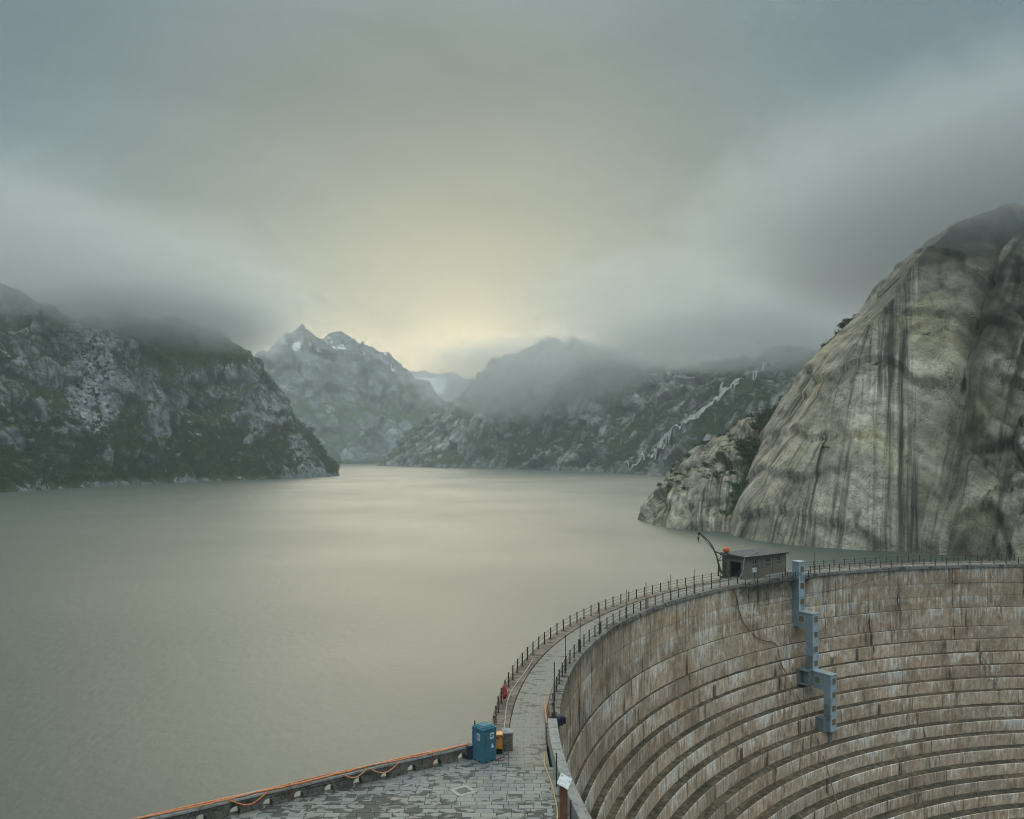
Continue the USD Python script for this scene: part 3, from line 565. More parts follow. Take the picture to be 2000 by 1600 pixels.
rubble_mat = M('rubble_wall', {
    'g': ('geometry', {}), 'v': ('voronoi_texture', {'feature': 'f1', 'scale': 3.6}), 'e': ('voronoi_texture', {'feature': 'distance_to_edge', 'scale': 3.6}), 'n': ('noise_texture', {'scale': 9, 'detail': 6, 'roughness': 0.7}),
    'r': ('rgb_ramp', {'ramp': [(0.25, (0.06, 0.056, 0.046)), (0.5, (0.12, 0.11, 0.09)), (0.75, (0.19, 0.175, 0.15))]}), 'x': ('separate_color', {}), 'a': ('math', {'math_type': 'multiply_add', 'value2': 0.35}),
    'er': ('map_range', {'from_max': 0.09, 'to_min': 0.6, 'to_max': 1.0, 'clamp': True}), 's': ('vector_math', {'math_type': 'scale'}), 'b': ('bump', {'strength': 0.5, 'distance': 0.04}), 'p': ('principled_bsdf', {'roughness': 0.95, 'specular_ior_level': 0.2})},
    [('g.position', 'v.vector'), ('g.position', 'e.vector'), ('g.position', 'n.vector'), ('v.color', 'x.color'), ('x.r', 'a.value1'), ('n.fac', 'a.value3'), ('a.value', 'r.fac'),
     ('e.distance', 'er.value'), ('r.color', 's.vector1'), ('er.result', 's.scale'), ('s.vector', 'p.base_color'), ('er.result', 'b.height'), ('b.normal', 'p.normal')], surface='p.BSDF')
rail_mat = plain('railing_steel', (0.05, 0.042, 0.034), 0.6, var=0.5, scale=3.0, dirt=(0.028, 0.024, 0.02))
rust_mat = plain('rusty_steel', (0.11, 0.055, 0.032), 0.8, var=0.5, scale=3.0)
dark_mat = plain('dark_steel', (0.035, 0.036, 0.036), 0.6)

# ------------------------------------------------------------------ the dam
def pt(r, th, z): return np.stack([CX + r * np.cos(th), CY + r * np.sin(th), np.broadcast_to(z, np.shape(th))], -1)

def arc_sheet(rows, th, n_flow=None):
    """rows: list of (r, depth z, edge value). Returns a trimesh and flow."""
    k, n = len(rows), len(th)
    V, F = [], []
    for r, z, e in rows:
        V.append(pt(np.asarray(r, float), th, z)); F.append(np.stack([th * 86.0, np.broadcast_to(np.asarray(z, float), (n,)), np.full(n, e)], 1))
    q = np.array([(i * n + j, (i + 1) * n + j, (i + 1) * n + j + 1, i * n + j + 1) for i in range(k - 1) for j in range(n - 1)])
    return trimesh.Trimesh(np.vstack(V), np.vstack([q[:, [0, 1, 2]], q[:, [0, 2, 3]]]), process=False), np.vstack(F)

TH0, TH1 = 0.72, math.pi + 0.42
STEPS = [(7.15, 86.19), (10.25, 85.84), (12.28, 85.24), (14.3, 84.44), (16.23, 83.54), (18.08, 82.54), (19.91, 81.44), (21.91, 80.24), (23.79, 78.94), (25.54, 77.64), (27.35, 76.24),
         (29.11, 74.84), (30.76, 73.34), (32.33, 71.84), (33.91, 70.34), (35.41, 68.84), (36.9, 67.34)]
while STEPS[-1][0] < 60: STEPS.append((STEPS[-1][0] + 1.5, STEPS[-1][1] - 1.5))
def face_r(d):
    r = R_IN
    for d0, r0 in STEPS:
        if d >= d0: r = r0
    return r

dam = thing('arch_dam', 'curved concrete arch dam with stepped, streaked downstream face', 'dam', (0, 0, 0))
full = np.linspace(TH0, TH1, 520)
joints = np.sort(np.r_[np.arange(TH0, TH1, 0.145) + rng.uniform(-0.02, 0.02, len(np.arange(TH0, TH1, 0.145))), TH1])
joints[0] = TH0
def course(name, r, z0, z1, mat, gap=0.0007, thick=0.2, sub=None, keep=None):
    """One ring of concrete between z0 (top) and z1, cut by the contraction joints into panels of their own."""
    js = joints if sub is None else sub
    for a, b in zip(js[:-1], js[1:]):
        if keep is not None and not keep(a, b): continue
        n = max(4, int((b - a) * r / 0.7)); th = np.linspace(a + gap, b - gap, n)
        push = rng.normal(0, 0.018)
        ed = 0.035 * (fbm(np.stack([th * r, 0 * th + z0, 0 * th], -1), 0.9, 3, 5) - 0.5)
        rr = r + push + 0.03 * (fbm(np.stack([th * r, 0 * th + z1, 0 * th], -1), 0.35, 3, 6) - 0.5)
        rows = [(rr + thick, z0, 0.0), (rr + 0.05, z0 + ed, 0.0), (rr, z0 - 0.05 + ed, 0.0), (rr + 0.004, z0 - (z0 - z1) * 0.5, 0.5), (rr, z1 + 0.02, 1.0), (rr + thick, z1 + 0.02, 1.0)]
        m, fl = arc_sheet(rows, th)
        for end in (0, n - 1):                               # close the panel's two ends
            ids = [i * n + end for i in range(len(rows))]
            t = [(ids[0], ids[i], ids[i + 1]) for i in range(1, len(ids) - 1)]
            m.faces = np.vstack([m.faces, t if end == 0 else [x[::-1] for x in t]])
        obj(name, m, mat, dam, attrs={'flow': fl}, smooth=False)
# the smooth top of the wall, in three lifts
zt = CREST - 0.36
for a, b in ((zt, 1.05), (1.05, -1.1), (-1.1, CREST - STEPS[0][0])):
    course('wall_panel', R_IN, a, b, face_mat)
back = [(R_IN + 0.12, CREST - 0.3, 0.0), (R_IN + 0.12, CREST - STEPS[0][0] - 0.06, 1.0)]
zprev = CREST - STEPS[0][0]
for i, (d, r) in enumerate(STEPS):
    z = CREST - d; znext = CREST - (STEPS[i + 1][0] if i + 1 < len(STEPS) else d + 1.5)
    rp = STEPS[i - 1][1] if i else R_IN
    e1 = 0.05 * (fbm(np.stack([full * r, 0 * full + i, 0 * full], -1), 0.8, 4, 8) - 0.5)
    lump = 0.10 * (fbm(np.stack([full * r, 0 * full + i, 0 * full], -1), 1.6, 3, 9))
    rows = [(rp + 0.1, z + 0.02 + lump * 1.3, 0), ((rp * 0.6 + r * 0.4) + 0 * full, z + 0.0 + lump * 0.9, 0.5), (r + 0.10 + 0 * full, z + 0.012 + e1, 1.0)]
    if d < 48:
        m, fl = arc_sheet(rows, full)
        w = rp - r
        fl[:, 1] = np.repeat([0, w * 0.6, w], len(full)) + i * 7.3
        obj('step_tread', m, tread_mat, dam, attrs={'flow': fl}, smooth=True)
        keepf = None
        course('step_riser', r, z, znext, riser_mat, sub=joints[::2] if len(joints) % 2 else np.r_[joints[::2], TH1])
    back += [(r + 0.12, z - 0.06, 0.0), (r + 0.12, znext - 0.06, 1.0)]
m, fl = arc_sheet(back + [(back[-1][0] - 0.5, -78.0, 1.0)], full)
obj('core', m, tread_mat, dam, attrs={'flow': fl})
m, fl = arc_sheet([(R_OUT + 6, -78.0, 1.0), (R_OUT, -30, 0.8), (R_OUT, CREST - 0.1, 0.0), (R_IN + 0.1, CREST - 0.1, 0.0)], full)
obj('upstream_face', m, face_mat, dam, attrs={'flow': fl})
def arc_block(r0, r1, a, b, z0, z1, n=3, ch=0.015, jz=0.0):
    th = np.linspace(a, b, n); P = []
    for r, z in ((r0, z0), (r0, z1 - ch), (r0 + ch, z1), (r1 - ch, z1), (r1, z1 - ch), (r1, z0)):
        P.append(pt(r, th, z + jz))
    k = len(P); V = np.vstack(P); F = []
    for i in range(k):
        i2 = (i + 1) % k
        for j in range(n - 1):
            F += [(i * n + j, i2 * n + j, i2 * n + j + 1), (i * n + j, i2 * n + j + 1, i * n + j + 1)]
    for e in (0, n - 1):
        ids = [i * n + e for i in range(k)]
        F += [(ids[0], ids[i], ids[i + 1]) if e else (ids[0], ids[i + 1], ids[i]) for i in range(1, k - 1)]
    m = trimesh.Trimesh(V, F, process=False); m.fix_normals(); return m
TH_GATE = math.pi - 0.03                       # where the railing ends and the parapet begins
ths = np.arange(TH0, TH_GATE, 1.25 / 86.7)
for a, b in zip(ths[:-1], ths[1:]):
    obj('coping_stone', arc_block(R_IN - 0.24 + rng.uniform(-.015, .015), 87.15, a + 0.0003, b - 0.0003, CREST - 0.36, CREST + 0.09, jz=rng.uniform(-.012, .012)), coping_mat, dam)
ths2 = np.arange(TH0, math.pi + 0.004, 1.1 / 90.2)
for a, b in zip(ths2[:-1], ths2[1:]):
    obj('kerb_stone', arc_block(89.72, R_OUT + 0.02, a + 0.0003, b - 0.0003, CREST - 0.3, CREST + 0.1, jz=rng.uniform(-.015, .015)), kerb_mat, dam)

# ------------------------------------------------------------------ paving of the crest and of the platform
pav = UsdGeom.Xform.Define(stage, '/World/pavement').GetPrim(); say(pav, kind='structure')
slab = PLAZA.difference(Point(CX, CY).buffer(R_IN + 0.4, quad_segs=64))
def extr(poly, z0, z1):
    m = trimesh.creation.extrude_polygon(poly, z1 - z0, engine='earcut'); m.apply_translation((0, 0, z0)); return m
slab = max(getattr(slab, 'geoms', [slab]), key=lambda g: g.area)
obj('platform', extr(slab, -20, CREST - 0.03), joint_mat, pav)
m, fl = arc_sheet([(87.1, CREST - 0.03, 0), (89.75, CREST - 0.03, 1)], full)
obj('joint_bed', m, joint_mat, pav)
stones = []                                     # (distance, mesh, material)
def tilt(m):
    c = m.bounds.mean(0); t = trimesh.transformations.rotation_matrix(rng.normal(0, 0.004), [1, 0, 0], c) @ trimesh.transformations.rotation_matrix(rng.normal(0, 0.003), [0, 1, 0], c)
    m.apply_transform(t); m.apply_translation((0, 0, rng.normal(0, 0.004))); return m
MH = np.array([-2.75, 46.1])                    # the manhole's centre
mh_sq = Polygon([tuple(MH + 0.62 * (a * WU + b * WN)) for a, b in ((1, 1), (1, -1), (-1, -1), (-1, 1))])
walk_zone = Point(CX, CY).buffer(89.7, quad_segs=90).intersection(sbox(-60, 49.6, 60, 80))
zone = slab.difference(walk_zone.buffer(0.0)).difference(mh_sq.buffer(0.02)).difference(Point(CX, CY).buffer(87.0, quad_segs=90))
y = 49.58; row = 0
while y > 33:
    hgt = rng.choice([0.44, 0.47, 0.5, 0.53]); x = 3.0 + rng.uniform(0, 0.9)
    while x > -31:
        w = rng.uniform(0.78, 1.02)
        c = sbox(x - w + 0.016, y - hgt + 0.018, x - 0.016, y - 0.018).intersection(zone)
        for g in getattr(c, 'geoms', [c]):
            if g.geom_type == 'Polygon' and g.area > 0.02:
                stones.append((y, tilt(extr(g.simplify(0.004), CREST - 0.08, CREST + rng.uniform(-.004, .004))), paver_mat))
        x -= w
    y -= hgt
y = 49.6                                          # the corner by the pier, beside the crest road
while y < 53:
    hgt = 0.48; x = 0.02 + rng.uniform(0, .4)
    while x > -6:
        w = rng.uniform(0.75, 1.0)
        c = sbox(x - w + 0.016, y + 0.018, x - 0.016, y + hgt - 0.018).intersection(zone)
        for g in getattr(c, 'geoms', [c]):
            if g.geom_type == 'Polygon' and g.area > 0.02: stones.append((y, tilt(extr(g, CREST - 0.08, CREST + rng.uniform(-.004, .004))), paver_mat))
        x -= w
    y += hgt
th = math.pi + 0.04; row = 0
while th > TH0 + 0.01:
    dt = 0.55 / 88.4; a, b = th - dt + 0.012 / 88, th - 0.0
    cuts = [87.2, 87.2 + (0.52 if row % 2 else 1.0) + rng.uniform(-.04, .04)]
    while cuts[-1] < 89.2: cuts.append(cuts[-1] + 0.98 + rng.uniform(-.05, .05))
    cuts[-1] = 89.68
    if len(cuts) > 2 and cuts[-1] - cuts[-2] < 0.3: cuts.pop(-2)
    for r0, r1 in zip(cuts[:-1], cuts[1:]):
        stones.append((CY + 88 * math.sin(th), arc_block(r0 + 0.008, r1 - 0.008, a, b, CREST - 0.08, CREST + rng.uniform(-.005, .005), n=2, ch=0.008), walk_mat))
    th -= dt; row += 1
stones.sort(key=lambda s: s[0])
vis = [s for s in stones if s[0] > 41.5]
for s in vis[:300]: obj('paving_stone', s[1], s[2], pav)
rest = [s for s in stones if s[0] <= 41.5] + vis[300:]
for mat in (paver_mat, walk_mat):
    ms = [s[1] for s in rest if s[2] is mat]
    if ms: obj('paving', cat_(ms), mat, pav, kind='stuff')

# ------------------------------------------------------------------ railings and poles
def railing(name, label, r, a0, a1, step, base, red=()):
    t = thing(name, label, 'railing')
    n = int(round((a1 - a0) * r / step)); ang = np.linspace(a0, a1, n + 1)
    for i, a in enumerate(ang):
        p = pt(r, np.array(a), base); lean = rng.normal(0, 0.012, 2)
        m = bx((0, 0, 0.58), (0.105, 0.085, 1.16), a)
        m = cat_([m, bx((0, 0, 1.175), (0.13, 0.11, 0.03), a), bx((0, 0, 0.02), (0.2, 0.18, 0.04), a)])
        m.vertices[:, :2] += m.vertices[:, 2:] * lean
        m.apply_translation(p)
        obj('post', m, rust_mat if i in red or rng.random() < 0.1 else rail_mat, t)
    fine = np.linspace(a0, a1, n * 2 + 1)
    for z in (1.02, 0.66, 0.28):
        obj('rail', tube(pt(r, fine, base + z + 0.012 * np.sin(np.arange(len(fine)) * 2.1)), 0.022, 5), rail_mat, t)
    return t
railing('railing', 'dark steel railing on the lake side of the dam crest', 90.68, 0.9, 2.075, 2.2, CREST + 0.1)
railing('railing', 'dark steel railing curving along the lake side, left of the hut', 90.68, 2.245, math.pi + 0.0, 2.2, CREST + 0.1)
railing('railing', 'dark steel railing on the downstream edge of the crest, right of the blue tower', 86.72, 0.9, 2.085, 2.2, CREST + 0.09)
railing('railing', 'dark steel railing on the downstream edge, left of the hut', 86.72, 2.285, TH_GATE - 0.004, 2.2, CREST + 0.09, red=(42, 43, 44, 45, 46))
order = ['nearest the grey parapet, beside a blue bundle', 'second from the grey parapet', 'third from the grey parapet', 'fourth from the grey parapet', 'fifth from the grey parapet, midway',
         'third to the left of the hut', 'second to the left of the hut', 'first to the left of the hut', 'between the hut and the blue tower', 'just right of the blue tower']
for a, o in zip([177.85, 168.48, 163.35, 158.02, 151.83, 147.69, 142.86, 138.5, 123.32, 118.86], order):
    p = pt(86.6, np.radians(a), CREST + 0.05)
    t = thing('tall_pole', f'thin tall dark pole on the downstream railing, {o}', 'pole', p, group='tall poles along the crest')
    obj('pole', cyl((0, 0, 1.2), (0.01, 0, 3.3 if a < 177 else 4.6), 0.035, 6), dark_mat, t); obj('pole_base', cyl((0, 0, 0), (0, 0, 1.25), 0.085, 8), rail_mat, t)

# ------------------------------------------------------------------ parapets of the platform
t = thing('stone_parapet', 'low rubble stone parapet with small arched drain openings at its foot', 'wall')
L = 42.0; H = 0.7
shape = sbox(0, 0, L, H)
dist = [3.35 + 1.72 * k for k in range(20)]
for s in dist:
    arch = sbox(s - 0.27, -0.1, s + 0.27, 0.17).union(Point(s, 0.17).buffer(0.27))
    shape = shape.difference(arch)
m = trimesh.creation.extrude_polygon(shape, 0.5, engine='earcut').subdivide_to_size(0.35)
v = m.vertices.copy()
m.vertices = np.c_[WALL_A[0] + v[:, 0] * WU[0] + v[:, 2] * WN[0], WALL_A[1] + v[:, 0] * WU[1] + v[:, 2] * WN[1], CREST + v[:, 1]]
m.vertices += (np.stack([noise(m.vertices, 2.3, k) for k in range(3)], 1) - 0.5) * 0.07
m.fix_normals()
obj('wall', m, rubble_mat, t)
k = 0
while k * 1.3 < L - 1.3:
    c0 = WALL_A + WU * (k * 1.3 + 0.65) + WN * 0.25
    obj('coping', bx((c0[0], c0[1], CREST + H + 0.05 + rng.uniform(-.012, .012)), (1.28, 0.6 + rng.uniform(-.03, .03), 0.11), math.atan2(WU[1], WU[0])), grey_wall_mat, t); k += 1
t = thing('stone_pier', 'short rubble stone pier at the end of the parapet, beside the orange box', 'pier', (-0.28, 52.6, CREST))
obj('shaft', bx((0, 0, 0.55), (0.66, 0.8, 1.1)).subdivide_to_size(0.3), rubble_mat, t); obj('cap', bx((0, 0, 1.15), (0.76, 0.9, 0.1)), grey_wall_mat, t)
t = thing('concrete_parapet', 'grey concrete parapet wall on the downstream edge of the platform', 'wall')
js = np.linspace(TH_GATE, TH1 - 0.02, 9)
for a, b in zip(js[:-1], js[1:]):
    obj('wall_panel', arc_block(R_IN - 0.02, R_IN + 0.6, a + 0.0002, b - 0.0002, CREST - 0.36, CREST + 0.98, n=5, ch=0.03), grey_wall_mat, t)
# what hangs and lies about
orange = plain('orange_hose', (0.62, 0.2, 0.06), 0.55, var=0.15); orange2 = plain('faded_orange_hose', (0.5, 0.23, 0.11), 0.6, var=0.15)
def onwall(s, z, out=0.0): p = WALL_A + WU * s + WN * (0.2 - out); return (p[0], p[1], CREST + z)
def hose_line(s0, s1, seed, z=0.86, w=0.12):
    s = np.linspace(s0, s1, int((s1 - s0) / 0.35)); r = np.random.default_rng(seed)
    o = w * np.sin(s * 0.5 + seed) + r.normal(0, 0.02, len(s))
    return [onwall(a, z, b) for a, b in zip(s, o)]
obj('orange_hose', tube(hose_line(2.9, 36, 1), 0.05), orange, label='bright orange hose laid along the top of the stone parapet', cat='hose')
obj('orange_hose', tube(hose_line(3.0, 34, 5, 0.87, 0.16), 0.042), orange2, label='paler second hose running beside the bright orange one on the parapet', cat='hose')
def loop(s0, s1, drop):
    s = np.linspace(s0, s1, 24); z = 0.85 - drop * np.sin(np.linspace(0, np.pi, 24)) ** 1.2
    return tube([onwall(a, b, 0.3 + 0.05 * np.sin(np.pi * i / 23)) for i, (a, b) in enumerate(zip(s, z))], 0.042)
obj('hanging_hose', loop(7.6, 9.6, 0.42), orange2, label='larger hose loop sagging down the parapet face, right of the smaller loop', cat='hose', group='hose loops on the parapet')
obj('hanging_hose', loop(9.7, 11.2, 0.3), orange2, label='smaller hose loop sagging on the parapet, left of the larger one', cat='hose', group='hose loops on the parapet')
obj('hanging_hose', loop(15.4, 17.4, 0.42), orange, label='deep orange hose loop hanging at the lower left corner of the picture', cat='hose', group='hose loops on the parapet')
red_strap = plain('red_strap', (0.3, 0.07, 0.06), 0.7)
for s, w in ((14.15, 'near the left end'), (8.35, 'beside the larger hose loop'), (5.45, 'nearest the blue toilet')):
    obj('strap', tube([onwall(s, 0.89, 0.1), onwall(s, 0.87, 0.30), onwall(s + .02, 0.45, 0.31), onwall(s + .05, 0.1, 0.31)], 0.022, 5), red_strap, label=f'thin red strap hanging down the stone parapet {w}', cat='strap', group='straps on the parapet')
yel = plain('yellow_hose', (0.5, 0.36, 0.14), 0.6, var=0.15)
obj('yellow_hose', tube(spline([(2.05, 51.6, 4.05), (1.98, 50, 4.05), (2.15, 48.2, 4.05), (2.3, 46.5, 4.05), (2.36, 45, 4.05), (2.4, 43.6, 4.05), (2.34, 42.2, 4.05), (2.3, 40.5, 4.05)]), 0.045), yel,
    label='yellow hose lying on the paving along the grey parapet', cat='hose')
pale_hose = plain('pale_hose', (0.5, 0.4, 0.38), 0.6, var=0.1)
a = np.linspace(math.pi + 0.0, 2.9, 50)
obj('pale_hose', tube(pt(90.15 + 0.12 * np.sin(a * 40), a, CREST + 0.15), 0.04), pale_hose, label='pale pinkish hose running along the lake-side kerb', cat='hose')
# manhole
t = thing('manhole', 'square manhole with pale frame and dark lid set in the paving', 'manhole', (MH[0], MH[1], CREST), math.atan2(WU[1], WU[0]))
fr = sbox(-.6, -.6, .6, .6).difference(sbox(-.36, -.36, .36, .36))
obj('frame', extr(fr, -0.05, 0.012), plain('pale_frame', (0.42, 0.42, 0.4), 0.8), t); obj('lid', extr(sbox(-.345, -.345, .345, .345), -0.05, 0.004), plain('manhole_lid', (0.11, 0.11, 0.105), 0.7, bump=0.4), t)

# portable toilet
TC = (-1.72, 50.75)
blue = plain('toilet_blue', (0.05, 0.145, 0.19), 0.5, var=0.12, scale=1.6, dirt=(0.035, 0.105, 0.14), spec=0.25); blue_roof = plain('toilet_roof', (0.09, 0.23, 0.3), 0.7, var=0.1, spec=0.15)
white = plain('white_plate', (0.62, 0.64, 0.63), 0.5, var=0.08); black = plain('black_print', (0.015, 0.015, 0.018), 0.6)
t = thing('portable_toilet', 'blue portable toilet with domed roof standing by the stone parapet', 'toilet', (TC[0], TC[1], CREST), math.radians(40))
sq = sbox(-.53, -.53, .53, .53).buffer(-0.14).buffer(0.14, quad_segs=5)
obj('skid', cat_([extr(sbox(-.55, -.55, .55, .55).buffer(-.1).buffer(.1), 0.1, 0.17)] + [bx((x, yy, 0.05), (.26, .26, .1)) for x in (-.4, 0, .4) for yy in (-.4, 0, .4)]), blue, t)
lower = extr(sq.buffer(0.02), 0.17, 0.9); upper = extr(sq, 0.9, 2.02)
obj('body', cat_([lower, upper] + [bx((x, yy, 1.1), (.09, .09, 1.85)) for x in (-.49, .49) for yy in (-.49, .49)]), blue, t)
obj('door', cat_([bx((0.0, -.55, 1.0), (.72, .035, 1.62)), bx((0.0, -.573, 1.42), (.5, .02, .6)), bx((0, -.573, .62), (.5, .02, .55))]), blue, t)
obj('door_handle', bx((.28, -.59, 1.08), (.06, .04, .16)), black, t)
p8 = sq.buffer(0.05)
obj('roof', cat_([extr(p8, 2.02, 2.1), extr(p8.buffer(-.1), 2.1, 2.17), extr(p8.buffer(-.24), 2.17, 2.22)]), blue_roof, t)
obj('vent_pipe', cyl((-.42, .42, 2.0), (-.42, .42, 2.42), .045), blue, t)
def emblem(face, x, z, s):
    """A white sign plate with a dark ring struck through by a bar."""
    def put(poly, off):
        m = trimesh.creation.extrude_polygon(poly, 0.008, engine='earcut'); v = m.vertices.copy()
        if face == 'front': m.vertices = np.c_[x + v[:, 0], -0.592 - off - v[:, 2], z + v[:, 1]]
        else: m.vertices = np.c_[-0.537 - off - v[:, 2], x - v[:, 0], z + v[:, 1]]
        m.fix_normals(); return m
    pl = obj('sign', put(sbox(-s * .5, -s * .62, s * .5, s * .62), 0.0), white, t)
    ring = Point(0, 0).buffer(s * .34).difference(Point(0, 0).buffer(s * .24)).union(LineString([(-s * .22, -s * .24), (s * .22, s * .24)]).buffer(s * .05))
    if face != 'front': ring = sbox(-s * .3, -s * .05, s * .3, s * .4).difference(sbox(-s * .12, .05 * s, s * .15, .25 * s)).union(sbox(-.3 * s, -.4 * s, -.02 * s, -.13 * s)).union(sbox(.1 * s, -.4 * s, .3 * s, -.2 * s))
    obj('pictogram', cat_([put(g, 0.009) for g in getattr(ring, 'geoms', [ring])]), black, pl)
emblem('front', 0.13, 1.62, 0.3); emblem('side', -0.12, 1.55, 0.32)
obj('notice', bx((.2, -.592, 1.0), (.2, .012, .26)), plain('pale_notice', (0.5, 0.62, 0.66), 0.5), t)
# orange cabinet and dark bin
org = plain('orange_paint', (0.62, 0.26, 0.05), 0.5, var=0.12)
t = thing('orange_cabinet', 'orange metal cabinet on a dark stand between blue toilet and stone pier', 'cabinet', (-0.98, 51.9, CREST), math.radians(8))
obj('body', cat_([bx((0, 0, .78), (.68, .6, .88)), bx((0, -.02, 1.235), (.74, .66, .05))]), org, t)
obj('vent', cat_([bx((-.02, -.307, 1.0 + k * .045), (.3, .02, .02)) for k in range(3)]), plain('orange_vent', (0.4, 0.12, 0.03), 0.6), t)
obj('stand', cat_([bx((x, yy, .17), (.06, .06, .34)) for x in (-.3, .3) for yy in (-.25, .25)] + [bx((0, 0, .12), (.62, .5, .1))]), black, t)
obj('latch', cat_([bx((.27, -.31, 1.12), (.05, .03, .07)), cyl((-.1, 0, 1.26), (-.1, 0, 1.34), .03)]), dark_mat, t)
navy = plain('navy_plastic', (0.022, 0.024, 0.045), 0.6)
t = thing('dark_bin', 'dark navy drum half hidden to the left of the blue toilet', 'drum', (-2.62, 51.0, CREST))
obj('drum', trimesh.creation.revolve([(0, 0), (.27, 0), (.3, .1), (.29, .45), (.3, .8), (.26, .86), (0, .88)], sections=16), navy, t); obj('rim', trimesh.creation.torus(.29, .02, 16, 6).apply_translation((0, 0, .83)), black, t)
obj('cable', tube(spline([(-.62, 51.6, 4.3), (-.5, 51.3, 4.06), (-.7, 50.9, 4.04), (-1.0, 50.6, 4.04), (-.75, 50.5, 4.04), (-.45, 50.75, 4.04)]), 0.025, 5), red_strap, label='reddish cable coiled on the paving below the orange cabinet', cat='cable')
# red jacket on the railing, planks, bundle
def cloth(name, label, cat, c, size, mat, seed, rz=0.0):
    m = trimesh.creation.icosphere(3, 1.0); v = m.vertices
    n = (fbm(v + seed, 1.4, 4, seed) - 0.5)[:, None] * 1.1; fold = 0.18 * np.sin(9 * np.arctan2(v[:, 1], v[:, 0]) + 3 * v[:, 2])[:, None]
    m.vertices = v * (1 + n + fold * (1 - v[:, 2:] ** 2)) * np.array(size) / 2
    m.apply_transform(trimesh.transformations.rotation_matrix(rz, [0, 0, 1])); m.apply_translation(c)
    return obj(name, m, mat, smooth=True, label=label, cat=cat)
red = plain('red_fabric', (0.5, 0.06, 0.06), 0.8, var=0.3, scale=3)
p = pt(90.45, np.array(3.041), CREST + 0.85); cloth('red_jacket', 'red cloth hung over the lake-side railing near the pier', 'cloth', p, (0.32, 0.9, 1.15), red, 3, 0.1)
cloth('blue_bundle', 'dark blue bundled tarp hanging outside the downstream railing', 'tarp', (3.35, 57.0, 4.45), (0.7, 0.75, 0.75), plain('blue_tarp', (0.022, 0.026, 0.06), 0.6), 8)
wood = plain('pale_wood', (0.5, 0.3, 0.16), 0.7, scale=2.0); dwood = plain('dark_wood', (0.13, 0.06, 0.03), 0.75)
obj('plank', tube([(2.45, 57.1, 4.15), (2.42, 59.3, 4.3), (2.44, 61.6, 4.5)], [0.07, 0.08, 0.07], 6), wood, label='pale orange pole leaning along the foot of the downstream railing', cat='pole')
obj('plank', bx((2.68, 58.3, 4.42), (0.1, 2.6, 0.5), 0.02), dwood, label='dark brown board standing against the downstream railing', cat='board')
# brown stele with tilted white panel
t = thing('information_post', 'brown rectangular post with a tilted white panel on top', 'sign post', (2.62, 41.3, CREST), math.radians(-6))
obj('post', bx((0, 0, 1.15), (.36, .2, 2.3)), plain('brown_steel', (0.17, 0.075, 0.035), 0.7, var=0.3, scale=2.5), t)
obj('post_back', bx((-.21, .05, 1.12), (.05, .26, 2.24)), plain('grey_steel', (0.16, 0.165, 0.155), 0.6), t)
pm = bx((0, 0, 0), (.62, .62, .03)); pm.apply_transform(trimesh.transformations.rotation_matrix(0.75, [1, 0, 0])); pm.apply_transform(trimesh.transformations.rotation_matrix(0.5, [0, 1, 0])); pm.apply_translation((0.02, 0, 2.46))
obj('panel', pm, white, t)
obj('thin_post', cyl((2.53, 46.6, 4), (2.53, 46.6, 5.95), .035, 6), dark_mat, label='thin dark post standing against the grey parapet behind the white panel', cat='post')
obj('thin_post', cyl((2.95, 41.2, 4), (2.95, 41.2, 5.55), .05, 6), dark_mat, label='short dark post right of the brown information post', cat='post')

# ------------------------------------------------------------------ hut, crane and stair tower
hut_wall = M('hut_plaster', {
    'g': ('geometry', {}), 'm': ('mapping', {'mapping_type': 'point', 'scale': (1.6, 1.6, 0.35)}), 'n': ('noise_texture', {'scale': 1.2, 'detail': 7, 'roughness': 0.7}), 'n2': ('noise_texture', {'scale': 3.5, 'detail': 6, 'roughness': 0.7}),
    'r': ('rgb_ramp', {'ramp': [(0.28, (0.085, 0.072, 0.058)), (0.45, (0.165, 0.145, 0.115)), (0.6, (0.21, 0.19, 0.155)), (0.75, (0.3, 0.28, 0.24))]}),
    'a': ('math', {'math_type': 'multiply_add', 'value2': 0.5}), 'h': ('math', {'math_type': 'multiply', 'value2': 0.5}), 'b': ('bump', {'strength': 0.4, 'distance': 0.03}), 'p': ('principled_bsdf', {'roughness': 0.93, 'specular_ior_level': 0.2})},
    [('g.position', 'm.vector'), ('m.vector', 'n.vector'), ('g.position', 'n2.vector'), ('n.fac', 'h.value1'), ('n2.fac', 'a.value1'), ('h.value', 'a.value3'), ('a.value', 'r.fac'), ('r.color', 'p.base_color'), ('n2.fac', 'b.height'), ('b.normal', 'p.normal')], surface='p.BSDF')
roof_mat = plain('hut_roof_slate', (0.085, 0.092, 0.1), 0.75, var=0.35, scale=2.0, bump=0.4)
glass = M('window_glass', {'p': ('principled_bsdf', {'base_color': (0.02, 0.022, 0.022), 'roughness': 0.08})}, [], surface='p.BSDF')
frame_mat = plain('window_frame', (0.4, 0.39, 0.36), 0.7)
HU, HL, HD, HH = np.array([8.3, 6.4]) / math.hypot(8.3, 6.4), 10.4, 4.1, 3.25
HO = np.array([35.05, 123.1]); rz = math.atan2(HU[1], HU[0])
hut = thing('hut', 'small flat-roofed concrete hut with an open doorway on the dam crest', 'hut', (HO[0], HO[1], CREST), rz)
